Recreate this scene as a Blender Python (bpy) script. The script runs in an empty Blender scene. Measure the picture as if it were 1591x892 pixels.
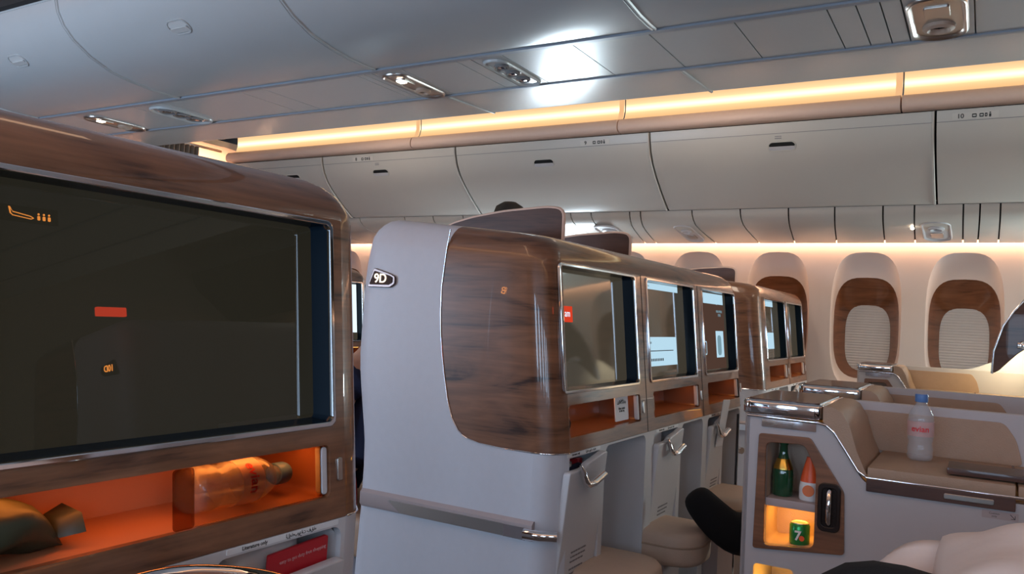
import bpy, bmesh, math, random
from mathutils import Vector, Matrix
random.seed(4)
sc = bpy.context.scene
COL = sc.collection
# ------------------------------------------------------------------ camera
IW, IH = 1591, 892
vx = (1530 - IW/2, -(525 - IH/2)); vy = (-1328 - IW/2, -(382 - IH/2))
F = math.sqrt(-(vx[0]*vy[0] + vx[1]*vy[1]))
ax_x = Vector((vx[0], vx[1], -F)).normalized()
ax_y = Vector((vy[0], vy[1], -F)).normalized()
ax_z = ax_x.cross(ax_y)
world_from_cam = Matrix((ax_x, ax_y, ax_z))       # rows: world axes in camera space
H = 1.2                                            # eye height above the floor (coordinates below are relative to the eye)
cd = bpy.data.cameras.new('camera'); cam = bpy.data.objects.new('camera', cd); COL.objects.link(cam)
cam.matrix_world = world_from_cam.to_4x4()
cd.sensor_width = 36; cd.lens = 36*F/IW; cd.clip_start = 0.02; cd.clip_end = 60
sc.camera = cam
# ------------------------------------------------------------------ light and exposure
sc.view_settings.view_transform = 'Standard'; sc.view_settings.look = 'None'
sc.view_settings.gamma = 1; sc.view_settings.use_curve_mapping = False
sc.view_settings.exposure = 0.35
COVE = 1.75; WASH = 26.0; DAY = 2.1; DAYFAR = 14.0; RIGHTFILL = 22.0; OPENWIN = 34.0; LEFTCOVE = 1.6; AISLEFILL = 10.5
AMBER = (1.0, .50, .20); SKYBLUE = (.52, .73, 1.0)
wd = bpy.data.worlds.new('world'); sc.world = wd; wd.use_nodes = True
wd.node_tree.nodes['Background'].inputs[0].default_value = (.5, .7, 1, 1)
wd.node_tree.nodes['Background'].inputs[1].default_value = .3
try:
    sc.cycles.use_denoising = True; sc.cycles.max_bounces = 10; sc.cycles.transparent_max_bounces = 16
    sc.cycles.sample_clamp_indirect = 6; sc.cycles.caustics_reflective = False; sc.cycles.caustics_refractive = False
except Exception: pass

def area(name, loc, direction, sx, sy, power, color, spread=180):
    l = bpy.data.lights.new(name, 'AREA'); l.shape = 'RECTANGLE'; l.size = sx; l.size_y = sy
    l.energy = power; l.color = color; l.spread = math.radians(spread)
    o = bpy.data.objects.new(name, l); COL.objects.link(o); o.location = loc
    o.rotation_euler = Vector(direction).to_track_quat('-Z', 'Y').to_euler()
    return o
def spot(name, loc, target, power, color, angle, blend=.5, size=.02):
    l = bpy.data.lights.new(name, 'SPOT'); l.energy = power; l.color = color
    l.spot_size = math.radians(angle); l.spot_blend = blend; l.shadow_soft_size = size
    o = bpy.data.objects.new(name, l); COL.objects.link(o); o.location = loc
    o.rotation_euler = (Vector(target)-Vector(loc)).to_track_quat('-Z', 'Y').to_euler()
    return o
# daylight coming in through the open windows of the left wall, beside and behind the seat
for wy in (-1.5, -.95, -.35, .25, .8):
    area('window_daylight', (-.42, wy, .05), (1, .05, -.05), .28, .42, DAY, SKYBLUE)
for wy in (3.4, 4.0, 4.6):
    area('window_daylight', (-.42, wy, .05), (1, -.2, -.05), .28, .42, DAYFAR, SKYBLUE)
for wy in (-1, 1.5, 4):
    area('aisle_light', (4.25, wy, 1.50), (.55, 0, -1), .15, 2.2, AISLEFILL, (1, .80, .62))  # added fill, no ceiling lamp here; lifts the window side bins
    area('aisle_light', (.6, wy, 1.22), (.1, 0, -1), .15, 2.2, AISLEFILL*.22, (1, .60, .36))  # added warm fill over the near aisle, not a cabin lamp
for wy in (-1.1, -1.7):
    area('window_daylight', (6.10, wy, .02), (-1, .2, .1), .3, .42, RIGHTFILL, (.74, .92, .96))  # added cool fill by shaded windows out of view, brightens the ceiling panels
area('window_daylight', (6.10, 3.2, .02), (-1, 0, .1), .3, .42, 16, (.72, .88, 1.0))
# reading light over the window seat on the right
spot('reading_light', (4.80, -.15, -.03), (5.02, -.02, -.20), 5, (1, .84, .5), 130, .9, .02)
# amber lamps inside the shelves under the screens
def shelf_lamp(xa, xb, y, z, p): area('shelf_lamp', ((xa+xb)/2, y, z), (0, .35, -1), xb-xa, .02, p, (1, .30, .06))

# ------------------------------------------------------------------ materials
def mat(name, base, rough=.5, metal=0, coat=0, spec=.5, emit=None, es=0, trans=0, ior=1.45, alpha=1, noise=0, nscale=40, bump=0, bscale=200, coat_rough=.03, sss=0):
    m = bpy.data.materials.new(name); m.use_nodes = True; nt = m.node_tree; b = nt.nodes['Principled BSDF']
    b.inputs['Base Color'].default_value = (*base, 1); b.inputs['Roughness'].default_value = rough
    b.inputs['Metallic'].default_value = metal; b.inputs['Coat Weight'].default_value = coat
    b.inputs['Coat Roughness'].default_value = coat_rough
    b.inputs['Specular IOR Level'].default_value = spec; b.inputs['IOR'].default_value = ior
    b.inputs['Transmission Weight'].default_value = trans; b.inputs['Alpha'].default_value = alpha
    if emit: b.inputs['Emission Color'].default_value = (*emit, 1); b.inputs['Emission Strength'].default_value = es
    tc = nt.nodes.new('ShaderNodeTexCoord')
    nz = nt.nodes.new('ShaderNodeTexNoise'); nz.inputs['Scale'].default_value = nscale; nz.inputs['Detail'].default_value = 3
    nt.links.new(tc.outputs['Object'], nz.inputs['Vector'])
    if noise:
        mx = nt.nodes.new('ShaderNodeMix'); mx.data_type = 'RGBA'
        mx.inputs[6].default_value = (*[c*(1-noise) for c in base], 1); mx.inputs[7].default_value = (*[min(1, c*(1+noise)) for c in base], 1)
        nt.links.new(nz.outputs['Fac'], mx.inputs[0]); nt.links.new(mx.outputs[2], b.inputs['Base Color'])
    if bump:
        n2 = nt.nodes.new('ShaderNodeTexNoise'); n2.inputs['Scale'].default_value = bscale
        nt.links.new(tc.outputs['Object'], n2.inputs['Vector'])
        bp = nt.nodes.new('ShaderNodeBump'); bp.inputs['Strength'].default_value = bump; bp.inputs['Distance'].default_value = .002
        nt.links.new(n2.outputs['Fac'], bp.inputs['Height']); nt.links.new(bp.outputs[0], b.inputs['Normal'])
    return m
def wood(name, dark, light, scale=(1.6, 1.6, 9), coat=1.0, rough=.35, warp=2.2):
    m = mat(name, light, rough, coat=coat, coat_rough=.012); nt = m.node_tree; b = nt.nodes['Principled BSDF']
    tc = nt.nodes.new('ShaderNodeTexCoord'); mp = nt.nodes.new('ShaderNodeMapping'); mp.inputs['Scale'].default_value = scale
    nt.links.new(tc.outputs['Object'], mp.inputs[0])
    n1 = nt.nodes.new('ShaderNodeTexNoise'); n1.inputs['Scale'].default_value = 1.3; n1.inputs['Detail'].default_value = 4; n1.inputs['Distortion'].default_value = warp
    nt.links.new(mp.outputs[0], n1.inputs['Vector'])
    mp2 = nt.nodes.new('ShaderNodeMapping'); mp2.inputs['Scale'].default_value = (scale[0]*2, scale[1]*2, scale[2]*9)
    nt.links.new(tc.outputs['Object'], mp2.inputs[0])
    n2 = nt.nodes.new('ShaderNodeTexNoise'); n2.inputs['Scale'].default_value = 2; n2.inputs['Detail'].default_value = 5
    nt.links.new(mp2.outputs[0], n2.inputs['Vector'])
    ma = nt.nodes.new('ShaderNodeMath'); ma.operation = 'MULTIPLY_ADD'; ma.inputs[1].default_value = .35
    nt.links.new(n2.outputs['Fac'], ma.inputs[0]); 
    ms = nt.nodes.new('ShaderNodeMath'); ms.operation = 'MULTIPLY'; ms.inputs[1].default_value = .8
    nt.links.new(n1.outputs['Fac'], ms.inputs[0]); nt.links.new(ms.outputs[0], ma.inputs[2])
    cr = nt.nodes.new('ShaderNodeValToRGB'); e = cr.color_ramp
    e.elements[0].position = .38; e.elements[0].color = (*dark, 1)
    e.elements[1].position = .72; e.elements[1].color = (*light, 1)
    k = e.elements.new(.5); k.color = (*[(a*.45+c*.55) for a, c in zip(dark, light)], 1)
    nt.links.new(ma.outputs[0], cr.inputs[0]); nt.links.new(cr.outputs[0], b.inputs['Base Color'])
    return m
M = {}
M['wood'] = wood('walnut_veneer', (.040, .015, .007), (.25, .108, .052), coat=.7)
M['wood_win'] = wood('reddish_walnut', (.11, .035, .012), (.27, .105, .045), coat=.8)
M['wood_dark'] = wood('dark_walnut', (.035, .014, .010), (.11, .048, .032), coat=.22, rough=.45)
M['chrome'] = mat('chrome', (.82, .82, .84), .06, 1)
M['satin'] = mat('satin_metal', (.6, .56, .52), .28, 1)
M['white'] = mat('shell_plastic', (.60, .60, .64), .42, spec=.4, noise=.03, bump=.15, bscale=500)
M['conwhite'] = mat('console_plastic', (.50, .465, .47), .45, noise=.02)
M['white2'] = mat('moulded_plastic', (.62, .61, .62), .45, noise=.02)
M['bumper'] = mat('rose_grey_rubber', (.45, .37, .36), .5, noise=.03)
M['bin'] = mat('bin_laminate', (.50, .53, .535), .27, spec=.6, noise=.02, nscale=8)
M['binr'] = mat('outboard_bin_laminate', (.60, .565, .51), .30, spec=.5, noise=.02, nscale=8)
M['binlip'] = mat('bin_edge_trim', (.34, .38, .43), .35)
M['psu'] = mat('service_panel_plastic', (.60, .62, .61), .26, spec=.6, noise=.02)
M['placard'] = mat('placard_plastic', (.66, .62, .56), .4)
M['gap'] = mat('shadow_gap', (.01, .01, .01), .8)
M['wall'] = mat('sidewall_plastic', (.74, .65, .61), .6, noise=.015, nscale=6)
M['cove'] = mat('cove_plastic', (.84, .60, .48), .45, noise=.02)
M['ceil'] = mat('ceiling_plastic', (.66, .64, .63), .5, noise=.02)
M['shade'] = mat('window_shade', (.62, .60, .60), .6, noise=.03)
M['black'] = mat('black_gloss', (.010, .020, .032), .12, spec=.25, ior=1.3)
M['screen'] = mat('screen_glass', (.012, .011, .009), .008, spec=.5, emit=(1, .90, .58), es=.011)
M['screen_lit'] = mat('lit_screen_glass', (.012, .011, .009), .05, spec=.5, emit=(1, .85, .60), es=.035)
M['leather'] = mat('beige_leather', (.42, .28, .19), .5, noise=.06, bump=.3, bscale=350)
M['cream'] = mat('cream_leather', (.60, .43, .32), .5, noise=.05, bump=.3, bscale=300)
M['taupe'] = mat('taupe_fabric', (.36, .27, .21), .75, noise=.1, bump=.4, bscale=600)
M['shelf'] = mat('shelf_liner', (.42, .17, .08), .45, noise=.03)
M['carpet'] = mat('carpet', (.16, .12, .10), .95, noise=.3, nscale=300, bump=.6)
M['dark'] = mat('dark_void', (.02, .018, .018), .7)
M['pet'] = mat('clear_bottle_plastic', (.58, .62, .66), .05, alpha=.36, coat=.6)
M['acrylic'] = mat('clear_acrylic', (.95, .96, 1), .05, trans=1, ior=1.05)
M['smoke'] = mat('smoked_acrylic', (.35, .2, .12), .08, trans=1, ior=1.05)
M['bluecap'] = mat('blue_cap', (.10, .22, .50), .4)
M['pinklabel'] = mat('pink_label', (.85, .52, .52), .5, noise=.05, alpha=.45)
M['whitelabel'] = mat('white_label', (.8, .8, .8), .5)
M['redink'] = mat('red_ink', (.70, .03, .04), .5)
M['ink'] = mat('dark_ink', (.03, .03, .03), .6)
M['greyink'] = mat('grey_ink', (.22, .21, .22), .6)
M['greenglass'] = mat('green_glass', (.01, .07, .03), .06, coat=1)
M['gold'] = mat('gold_foil', (.85, .62, .15), .25, 1)
M['orange'] = mat('orange_cap', (.85, .12, .03), .35)
M['orangelabel'] = mat('orange_disc', (.80, .22, .08), .5)
M['canGreen'] = mat('green_can', (.02, .25, .07), .25, .5)
M['canTop'] = mat('can_lid', (.7, .7, .7), .3, 1)
M['bag'] = mat('olive_pouch', (.036, .038, .020), .48, noise=.4, nscale=9, bump=.6, bscale=25)
M['clearbag'] = mat('plastic_bag', (.62, .60, .58), .2, coat=.6, noise=.3, nscale=14, bump=.9, bscale=20)
M['redcard'] = mat('red_booklet', (.50, .02, .03), .4)
M['paper'] = mat('paper', (.75, .76, .80), .6)
M['sock'] = mat('black_knit', (.008, .008, .009), .95, bump=.5, bscale=700)
M['navy'] = mat('navy_cloth', (.012, .018, .05), .9)
M['skin'] = mat('skin', (.50, .26, .17), .5)
M['hair'] = mat('dark_hair', (.015, .010, .008), .7)
M['redcloth'] = mat('red_cloth', (.5, .01, .015), .8)
M['pillow'] = mat('white_pillowcase', (.80, .69, .64), .8, bump=.35, bscale=45)
M['curtain'] = mat('grey_curtain', (.28, .25, .22), .9)
M['spk'] = mat('lamp_lens', (.25, .25, .25), .12, coat=1)
def emis(name, c, s): return mat(name, (0, 0, 0), .5, spec=0, emit=c, es=s)
M['coveglow'] = emis('cove_diffuser_glow', (1, .58, .22), COVE)
def cove_gradient():     # the LED line behind the diffuser reads as a brighter band along its middle
    nt = M['coveglow'].node_tree; b = nt.nodes['Principled BSDF']
    tc = nt.nodes.new('ShaderNodeTexCoord'); sp = nt.nodes.new('ShaderNodeSeparateXYZ'); nt.links.new(tc.outputs['Object'], sp.inputs[0])
    mr = nt.nodes.new('ShaderNodeValToRGB'); mp = nt.nodes.new('ShaderNodeMapRange'); mp.inputs['From Min'].default_value = 1.345; mp.inputs['From Max'].default_value = 1.55
    nt.links.new(sp.outputs['Z'], mp.inputs[0]); nt.links.new(mp.outputs[0], mr.inputs[0]); e = mr.color_ramp
    e.interpolation = 'B_SPLINE'
    e.elements[0].position = 0; e.elements[0].color = (1, .55, .24, 1)
    e.elements[1].position = 1; e.elements[1].color = (1, .55, .26, 1)
    for p, c in ((.30, (1, .60, .28, 1)), (.42, (1.0, .80, .46, 1)), (.50, (1.0, .80, .46, 1)), (.62, (1, .62, .32, 1))):
        k = e.elements.new(p); k.color = c
    st_ = nt.nodes.new('ShaderNodeValToRGB'); nt.links.new(mp.outputs[0], st_.inputs[0]); q = st_.color_ramp; q.interpolation = 'B_SPLINE'
    q.elements[0].position = 0; q.elements[0].color = (.42, .42, .42, 1); q.elements[1].position = 1; q.elements[1].color = (.40, .40, .40, 1)
    for p, c in ((.32, .48), (.43, 1.0), (.50, 1.0), (.61, .50)):
        k = q.elements.new(p); k.color = (c, c, c, 1)
    mu = nt.nodes.new('ShaderNodeMath'); mu.operation = 'MULTIPLY'; mu.inputs[1].default_value = COVE
    nt.links.new(st_.outputs[0], mu.inputs[0]); nt.links.new(mu.outputs[0], b.inputs['Emission Strength']); nt.links.new(mr.outputs[0], b.inputs['Emission Color'])
cove_gradient()
M['covejoint'] = emis('cove_joint_glow', (1, .56, .27), .72)
M['leftcove'] = emis('left_cove_glow', (1, .52, .26), LEFTCOVE)
M['wash'] = emis('wall_wash_led', (1, .58, .34), WASH)
M['dayglass'] = emis('bright_sky_pane', (.55, .76, 1), 3.0)
M['openglass'] = emis('open_window_sky', (.75, .92, 1), OPENWIN)
M['signwhite'] = emis('lit_sign_white', (1, .85, .62), 3.0)
M['signamber'] = emis('lit_sign_amber', (1, .32, .05), 16.0)
M['signred'] = emis('lit_sign_red', (1, .06, .02), 8.0)
M['uiblue'] = emis('screen_pale_blue', (.42, .62, .74), .9)
M['uiwhite'] = emis('screen_white', (.7, .85, .95), 1.0)
M['uidim'] = emis('screen_dim_text', (.25, .42, .5), .6)
M['uibrown'] = emis('screen_brown', (.10, .055, .04), .6)
M['uired'] = emis('screen_red', (.65, .05, .02), .8)
M['uiolive'] = emis('screen_olive_glow', (.12, .105, .06), .55)
M['warmspot'] = emis('lit_bulb', (1, .8, .6), 10)
# shelf glow spots for tiny lamps
# ------------------------------------------------------------------ object helpers
def tag(o, label=None, cat=None, group=None, kind=None):
    if label: o['label'] = label
    if cat: o['category'] = cat
    if group: o['group'] = group
    if kind: o['kind'] = kind
    return o
def thing(name, label, cat, base, group=None):
    o = bpy.data.objects.new(name, None); COL.objects.link(o); o.location = base; o.empty_display_size = .05
    return tag(o, label, cat, group)
def link(name, me, m, parent=None, smooth=30, base=None):
    """mesh in eye-relative world coordinates -> object; parts keep world coordinates under their thing"""
    o = bpy.data.objects.new(name, me); COL.objects.link(o)
    if m is not None:
        me.materials.clear()
        for q in (m if isinstance(m, (list, tuple)) else [m]): me.materials.append(q)
    if smooth:
        for p in me.polygons: p.use_smooth = True
        me.set_sharp_from_angle(angle=math.radians(smooth))
    if parent is not None:
        o.parent = parent
        if parent.parent is None: o.location = -parent.location
    else:
        if base is None:
            if len(me.vertices):
                c = sum((v.co for v in me.vertices), Vector())/len(me.vertices); base = Vector((c.x, c.y, min(v.co.z for v in me.vertices)))
            else: base = Vector()
        base = Vector(base); me.transform(Matrix.Translation(-base)); o.location = base
    return o
def dup(root, off, label=None, group=None):
    r = root.copy(); COL.objects.link(r); r.location = root.location + Vector(off)
    if label: r['label'] = label
    if group: r['group'] = group
    for ch in list(root.children):
        c = ch.copy(); COL.objects.link(c); c.parent = r
        for g in list(ch.children):
            d = g.copy(); COL.objects.link(d); d.parent = c
    return r
class G:
    def __init__(s): s.b = bmesh.new()
    def mesh(s, name='mesh'):
        bmesh.ops.recalc_face_normals(s.b, faces=s.b.faces)
        me = bpy.data.meshes.new(name); s.b.to_mesh(me); s.b.free(); return me
    def add(s, me, mi=0):
        n = len(s.b.faces); s.b.from_mesh(me); s.b.faces.ensure_lookup_table()
        for f in s.b.faces[n:]: f.material_index = mi
        bpy.data.meshes.remove(me); return s
    def poly(s, pts, mi=0):
        f = s.b.faces.new([s.b.verts.new(p) for p in pts]); f.material_index = mi; return s
    def box(s, x0, x1, y0, y1, z0, z1, bev=0, mi=0, seg=2, Mx=None):
        t = bmesh.new(); bmesh.ops.create_cube(t, size=1)
        for v in t.verts: v.co = Vector(((x0+x1)/2+v.co.x*(x1-x0), (y0+y1)/2+v.co.y*(y1-y0), (z0+z1)/2+v.co.z*(z1-z0)))
        if bev: bmesh.ops.bevel(t, geom=t.edges[:], offset=bev, segments=seg, profile=.7, affect='EDGES')
        if Mx is not None: t.transform(Mx)
        me = bpy.data.meshes.new('t'); t.to_mesh(me); t.free(); return s.add(me, mi)
    def loft(s, rings, closed=True, cap=True, mi=0):
        R = [[s.b.verts.new(p) for p in r] for r in rings]; n = len(R[0])
        for a, b in zip(R, R[1:]):
            for i in range(n if closed else n-1):
                j = (i+1) % n
                try:
                    f = s.b.faces.new((a[i], a[j], b[j], b[i])); f.material_index = mi
                except ValueError: pass
        if cap and closed:
            for r in (R[0], R[-1]):
                try: f = s.b.faces.new(r); f.material_index = mi
                except ValueError: pass
        return s
    def tube(s, path, r, n=10, mi=0, cap=True, flat=1):
        path = [Vector(p) for p in path]; rings = []; up = Vector((0, 0, 1)); prev = None
        for i, p in enumerate(path):
            t = (path[min(i+1, len(path)-1)]-path[max(i-1, 0)]).normalized()
            if prev is None:
                u = t.cross(up); u = u.normalized() if u.length > .05 else t.cross(Vector((1, 0, 0))).normalized()
            else: u = (prev-t*prev.dot(t)).normalized()
            prev = u; w = t.cross(u); rr = r[i] if isinstance(r, (list, tuple)) else r
            rings.append([p+u*rr*math.cos(a*2*math.pi/n)+w*rr*flat*math.sin(a*2*math.pi/n) for a in range(n)])
        return s.loft(rings, True, cap, mi)
    def lathe(s, prof, c=(0, 0, 0), n=28, mi=0, Mx=None, cap=True):
        rings = [[Vector((r*math.cos(a*2*math.pi/n), r*math.sin(a*2*math.pi/n), z)) for a in range(n)] for r, z in prof]
        Mx = Mx or Matrix.Translation(c); rings = [[Mx @ p for p in r] for r in rings]
        return s.loft(rings, True, cap, mi)
    def prism(s, pts, axis, a, b, mi=0):
        def P(p, q): return {0: (q, p[0], p[1]), 1: (p[0], q, p[1]), 2: (p[0], p[1], q)}[axis]
        return s.loft([[P(p, a) for p in pts], [P(p, b) for p in pts]], True, True, mi)
def rrect(x0, x1, y0, y1, r, n=5):
    r = min(r, (x1-x0)/2-1e-4, (y1-y0)/2-1e-4); out = []
    for cx, cy, a0 in ((x1-r, y1-r, 0), (x0+r, y1-r, 90), (x0+r, y0+r, 180), (x1-r, y0+r, 270)):
        for k in range(n+1):
            a = math.radians(a0+90*k/n); out.append((cx+r*math.cos(a), cy+r*math.sin(a)))
    return out
def rpoly(pts, r, n=4):
    out = []; N = len(pts)
    for i in range(N):
        p0, p1, p2 = Vector(pts[i-1]), Vector(pts[i]), Vector(pts[(i+1) % N])
        a = (p0-p1).normalized(); b = (p2-p1).normalized(); d = min(r, (p0-p1).length*.45, (p2-p1).length*.45)
        A = p1+a*d; B = p1+b*d
        for k in range(n+1):
            t = k/n; q = A*(1-t)**2+p1*2*t*(1-t)+B*t*t; out.append((q.x, q.y))
    return out
def plate(outer, holes, t, Mx, bev=0):
    """flat plate with holes: 2D outline -> thickness t centred on the local plane, placed by Mx"""
    if len(holes) > 1:
        from mathutils.geometry import delaunay_2d_cdt
        loops = [list(outer)]+[list(h) for h in holes]; vs = []; es = []
        for lp in loops:
            n0 = len(vs); vs += [Vector((p[0], p[1])) for p in lp]; es += [(n0+i, n0+(i+1) % len(lp)) for i in range(len(lp))]
        V2, _, F2 = delaunay_2d_cdt(vs, es, [], 0, 1e-6)[:3]
        def inside(p, lp):
            c = False
            for i in range(len(lp)):
                (x1, y1), (x2, y2) = lp[i-1], lp[i]
                if (y1 > p[1]) != (y2 > p[1]) and p[0] < (x2-x1)*(p[1]-y1)/(y2-y1)+x1: c = not c
            return c
        g = G(); A = [g.b.verts.new((v.x, v.y, t/2)) for v in V2]; B = [g.b.verts.new((v.x, v.y, -t/2)) for v in V2]
        used = {}
        for f in F2:
            c = sum((V2[i] for i in f), Vector((0, 0)))/len(f)
            if inside(c, loops[0]) and not any(inside(c, h) for h in loops[1:]):
                g.b.faces.new([A[i] for i in f]); g.b.faces.new([B[i] for i in reversed(f)])
                for i, j in zip(f, f[1:]+f[:1]):
                    k = (min(i, j), max(i, j)); used[k] = used.get(k, 0)+1
        for (i, j), n_ in used.items():
            if n_ == 1: g.b.faces.new((A[i], A[j], B[j], B[i]))
        bmesh.ops.dissolve_limit(g.b, angle_limit=.02, verts=g.b.verts, edges=g.b.edges)
        me = g.mesh(); me.transform(Mx); return me
    cu = bpy.data.curves.new('c', 'CURVE'); cu.dimensions = '2D'; cu.fill_mode = 'BOTH'; cu.extrude = max(t/2-bev, 0); cu.bevel_depth = bev; cu.bevel_resolution = 1
    if bev: cu.offset = -bev
    for ps in [outer]+list(holes):
        sp = cu.splines.new('POLY'); sp.points.add(len(ps)-1); sp.use_cyclic_u = True
        for q, p in zip(sp.points, ps): q.co = (p[0], p[1], 0, 1)
    ob = bpy.data.objects.new('c', cu); me = bpy.data.meshes.new_from_object(ob)
    bpy.data.objects.remove(ob); bpy.data.curves.remove(cu); me.transform(Mx); return me
def text(s, size, Mx, t=.0006, align='CENTER', bold=0):
    cu = bpy.data.curves.new('t', 'FONT'); cu.body = s; cu.size = size; cu.align_x = align; cu.align_y = 'CENTER'; cu.extrude = t; cu.offset = bold
    ob = bpy.data.objects.new('t', cu); me = bpy.data.meshes.new_from_object(ob)
    bpy.data.objects.remove(ob); bpy.data.curves.remove(cu); me.transform(Mx); return me
def frame(O, U, V, N):
    m = Matrix.Identity(4)
    for i, c in enumerate((U, V, N, O)):
        for r in range(3): m[r][i] = c[r]
    return m
def merge(mes):
    g = G()
    for me in mes: g.add(me)
    return g.mesh()
LEAN = .10
def YF(z, y0=1.0): return y0+LEAN*(max(z, -.377)+.207)
def FL(d=0): return frame((0, YF(-1)+d, 0), (1, 0, 0), (0, 0, 1), (0, 1, 0))     # the vertical lower front
def FM(d=0, y0=1.0):     # front plane of a shell: u = X, v = z, depth d towards +Y
    return frame((0, YF(0, y0)+d, 0), (1, 0, 0), (0, LEAN, 1), (0, 1, 0))
def SM(x, d=0):          # side plane facing -X : u = -Y direction, v = z
    return frame((x-d, 0, 0), (0, -1, 0), (0, 0, 1), (-1, 0, 0))
def skinned(name, joints, edges, m, parent=None, levels=2, root=0):
    me = bpy.data.meshes.new(name); me.from_pydata([j[0] for j in joints], edges, []); me.update()
    o = bpy.data.objects.new(name, me); COL.objects.link(o)
    md = o.modifiers.new('skin', 'SKIN'); md.use_smooth_shade = True
    for i, j in enumerate(joints):
        r = j[1]; me.skin_vertices[0].data[i].radius = (r, r) if not isinstance(r, tuple) else r
        me.skin_vertices[0].data[i].use_root = (i == root)
    sb = o.modifiers.new('sub', 'SUBSURF'); sb.levels = levels; sb.render_levels = levels
    dg = bpy.context.evaluated_depsgraph_get(); me2 = bpy.data.meshes.new_from_object(o.evaluated_get(dg))
    bpy.data.objects.remove(o)
    return link(name, me2, m, parent, smooth=80)

# ================================================================== THE SETTING
FZ = -H
WX = 6.20; LX = -.46; BK = -4.2; FR = 9.0
def struct(name, me, m, parent=None, smooth=30):
    o = link(name, me, m, parent, smooth)
    if parent is None: o['kind'] = 'structure'
    return o
g = G(); g.box(LX-.1, WX+.3, BK-.1, FR+.1, FZ-.06, FZ); struct('floor', g.mesh(), M['carpet'])
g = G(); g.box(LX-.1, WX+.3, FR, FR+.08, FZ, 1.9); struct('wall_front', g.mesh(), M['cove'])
g = G(); g.box(LX-.1, WX+.3, BK-.08, BK, FZ, 1.9); struct('wall_back', g.mesh(), M['taupe'])
# ceiling panels of the two aisles
g = G()
g.prism([(3.2, 1.40), (3.9, 1.52), (4.9, 1.56), (5.06, 1.54), (5.10, 1.60), (3.2, 1.62)], 1, BK, 6.05)
g.prism([(3.2, 1.41), (5.0, 1.41), (6.3, 1.30), (6.3, 1.46), (3.2, 1.46)], 1, 6.10, FR)
g.box(LX-.1, WX+.3, BK, FR, 1.62, 1.66)
struct('ceiling', g.mesh(), M['ceil'])
g = G(); g.prism([(LX, 1.26), (1.55, 1.30), (1.80, 1.34), (1.80, 1.40), (LX, 1.40)], 1, BK, FR); struct('trim_1', g.mesh(), M['ceil'])
# right wall with window openings
SH = [(1.0, 0), (.97, .33), (.83, .70), (.55, .93), (0, 1.0)]
def superell(cy, hw, zt, zb, n=40, e=3.2):
    out = []
    cz = (zt+zb)/2; hh = (zt-zb)/2
    for k in range(n):
        a = 2*math.pi*k/n; c, s_ = math.cos(a), math.sin(a)
        out.append((cy+hw*math.copysign(abs(c)**(2/e), c), cz+hh*math.copysign(abs(s_)**(2/e), s_)))
    return out
def win_ys(): return [.124+.612*k for k in range(-6, 11)]
WM = frame((WX, 0, 0), (0, 1, 0), (0, 0, 1), (1, 0, 0))
ARCH = (.232, .566, -.42); WOOD = (.214, .388, -.335); PANE = (.150, .190, -.285)
holes = [superell(y, *ARCH) for y in win_ys()]
me = plate([(BK, FZ), (FR, FZ), (FR, 1.0), (BK, 1.0)], holes, .01, WM)
g = G(); g.add(me)
for y in win_ys():
    yy = y+.306; g.box(WX-.0055, WX-.004, yy-.0012, yy+.0012, FZ, .66)
struct('wall_right', g.mesh(), M['wall'])
wmat = None
for i, y in enumerate(win_ys()):
    g = G()
    a = superell(y, *ARCH); b = superell(y, *WOOD)
    g.loft([[(WX-.004, p[0], p[1]) for p in a], [(WX+.008, p[0], p[1]*1.0) for p in superell(y, ARCH[0]*.985, ARCH[1]-.01, ARCH[2]+.01)], [(WX+.045, p[0], p[1]) for p in b]], True, False)
    if i == 0: w0 = None
    w = struct('window_%d' % (i+1), g.mesh(), M['wall'], smooth=60)
    g = G(); c = superell(y, *PANE)
    mid = superell(y, .19, .33, -.318)
    g.loft([[(WX+.044, p[0], p[1]) for p in b], [(WX+.055, p[0], p[1]) for p in superell(y, .209, .380, -.33)], [(WX+.10, p[0], p[1]) for p in mid], [(WX+.155, p[0], p[1]) for p in superell(y, .153, .20, -.29)], [(WX+.17, p[0], p[1]) for p in c]], True, False)
    fr = link('window_frame', g.mesh(), M['wood_win'], w, smooth=60)
    if abs(y-3.184) < .05:
        g = G(); g.loft([[(WX+.171, p[0], p[1]) for p in c], [(WX+.172, p[0], p[1]) for p in c]]); link('window_pane', g.mesh(), M['openglass'], w)
    else:
        g = G(); zt, zb = PANE[1]+.01, PANE[2]-.01; n = 26; prof = []
        for k in range(n):
            z0 = zt+(zb-zt)*k/n; dz = (zb-zt)/n
            prof += [(WX+.168, z0), (WX+.1645, z0+dz*.25), (WX+.1645, z0+dz*.75)]
        prof += [(WX+.168, zb)]
        g.loft([[(x, y-.165, z) for x, z in prof], [(x, y+.165, z) for x, z in prof]], False, False)
        link('window_shade', g.mesh(), M['shade'], w, smooth=50)
g = G(); g.box(WX+.24, WX+.27, BK, FR, FZ, 1.0); struct('trim_2', g.mesh(), M['wall'])
# left wall with its bright windows
holes = [superell(y, .16, .24, -.24) for y in (-2.1, -1.5, -.95, -.35, .25, .8, 3.4, 4.0, 4.6)]
LM = frame((LX, 0, 0), (0, 1, 0), (0, 0, 1), (1, 0, 0))
struct('wall_left', plate([(BK, FZ), (FR, FZ), (FR, 1.62), (BK, 1.62)], holes, .02, LM), M['wall'])
for i, hh in enumerate(holes):
    g = G(); g.loft([[(LX-.03, p[0], p[1]) for p in hh], [(LX-.035, p[0], p[1]) for p in hh]])
    struct('window_%d' % (18+i), g.mesh(), M['dayglass'])
# wall wash light
g = G(); g.box(6.145, 6.175, BK+.1, 6.8, .668, .680)
o = tag(link('wall_wash_light', g.mesh(), M['wash']), 'warm light strip hidden along the top of the window wall', 'light strip')
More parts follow.
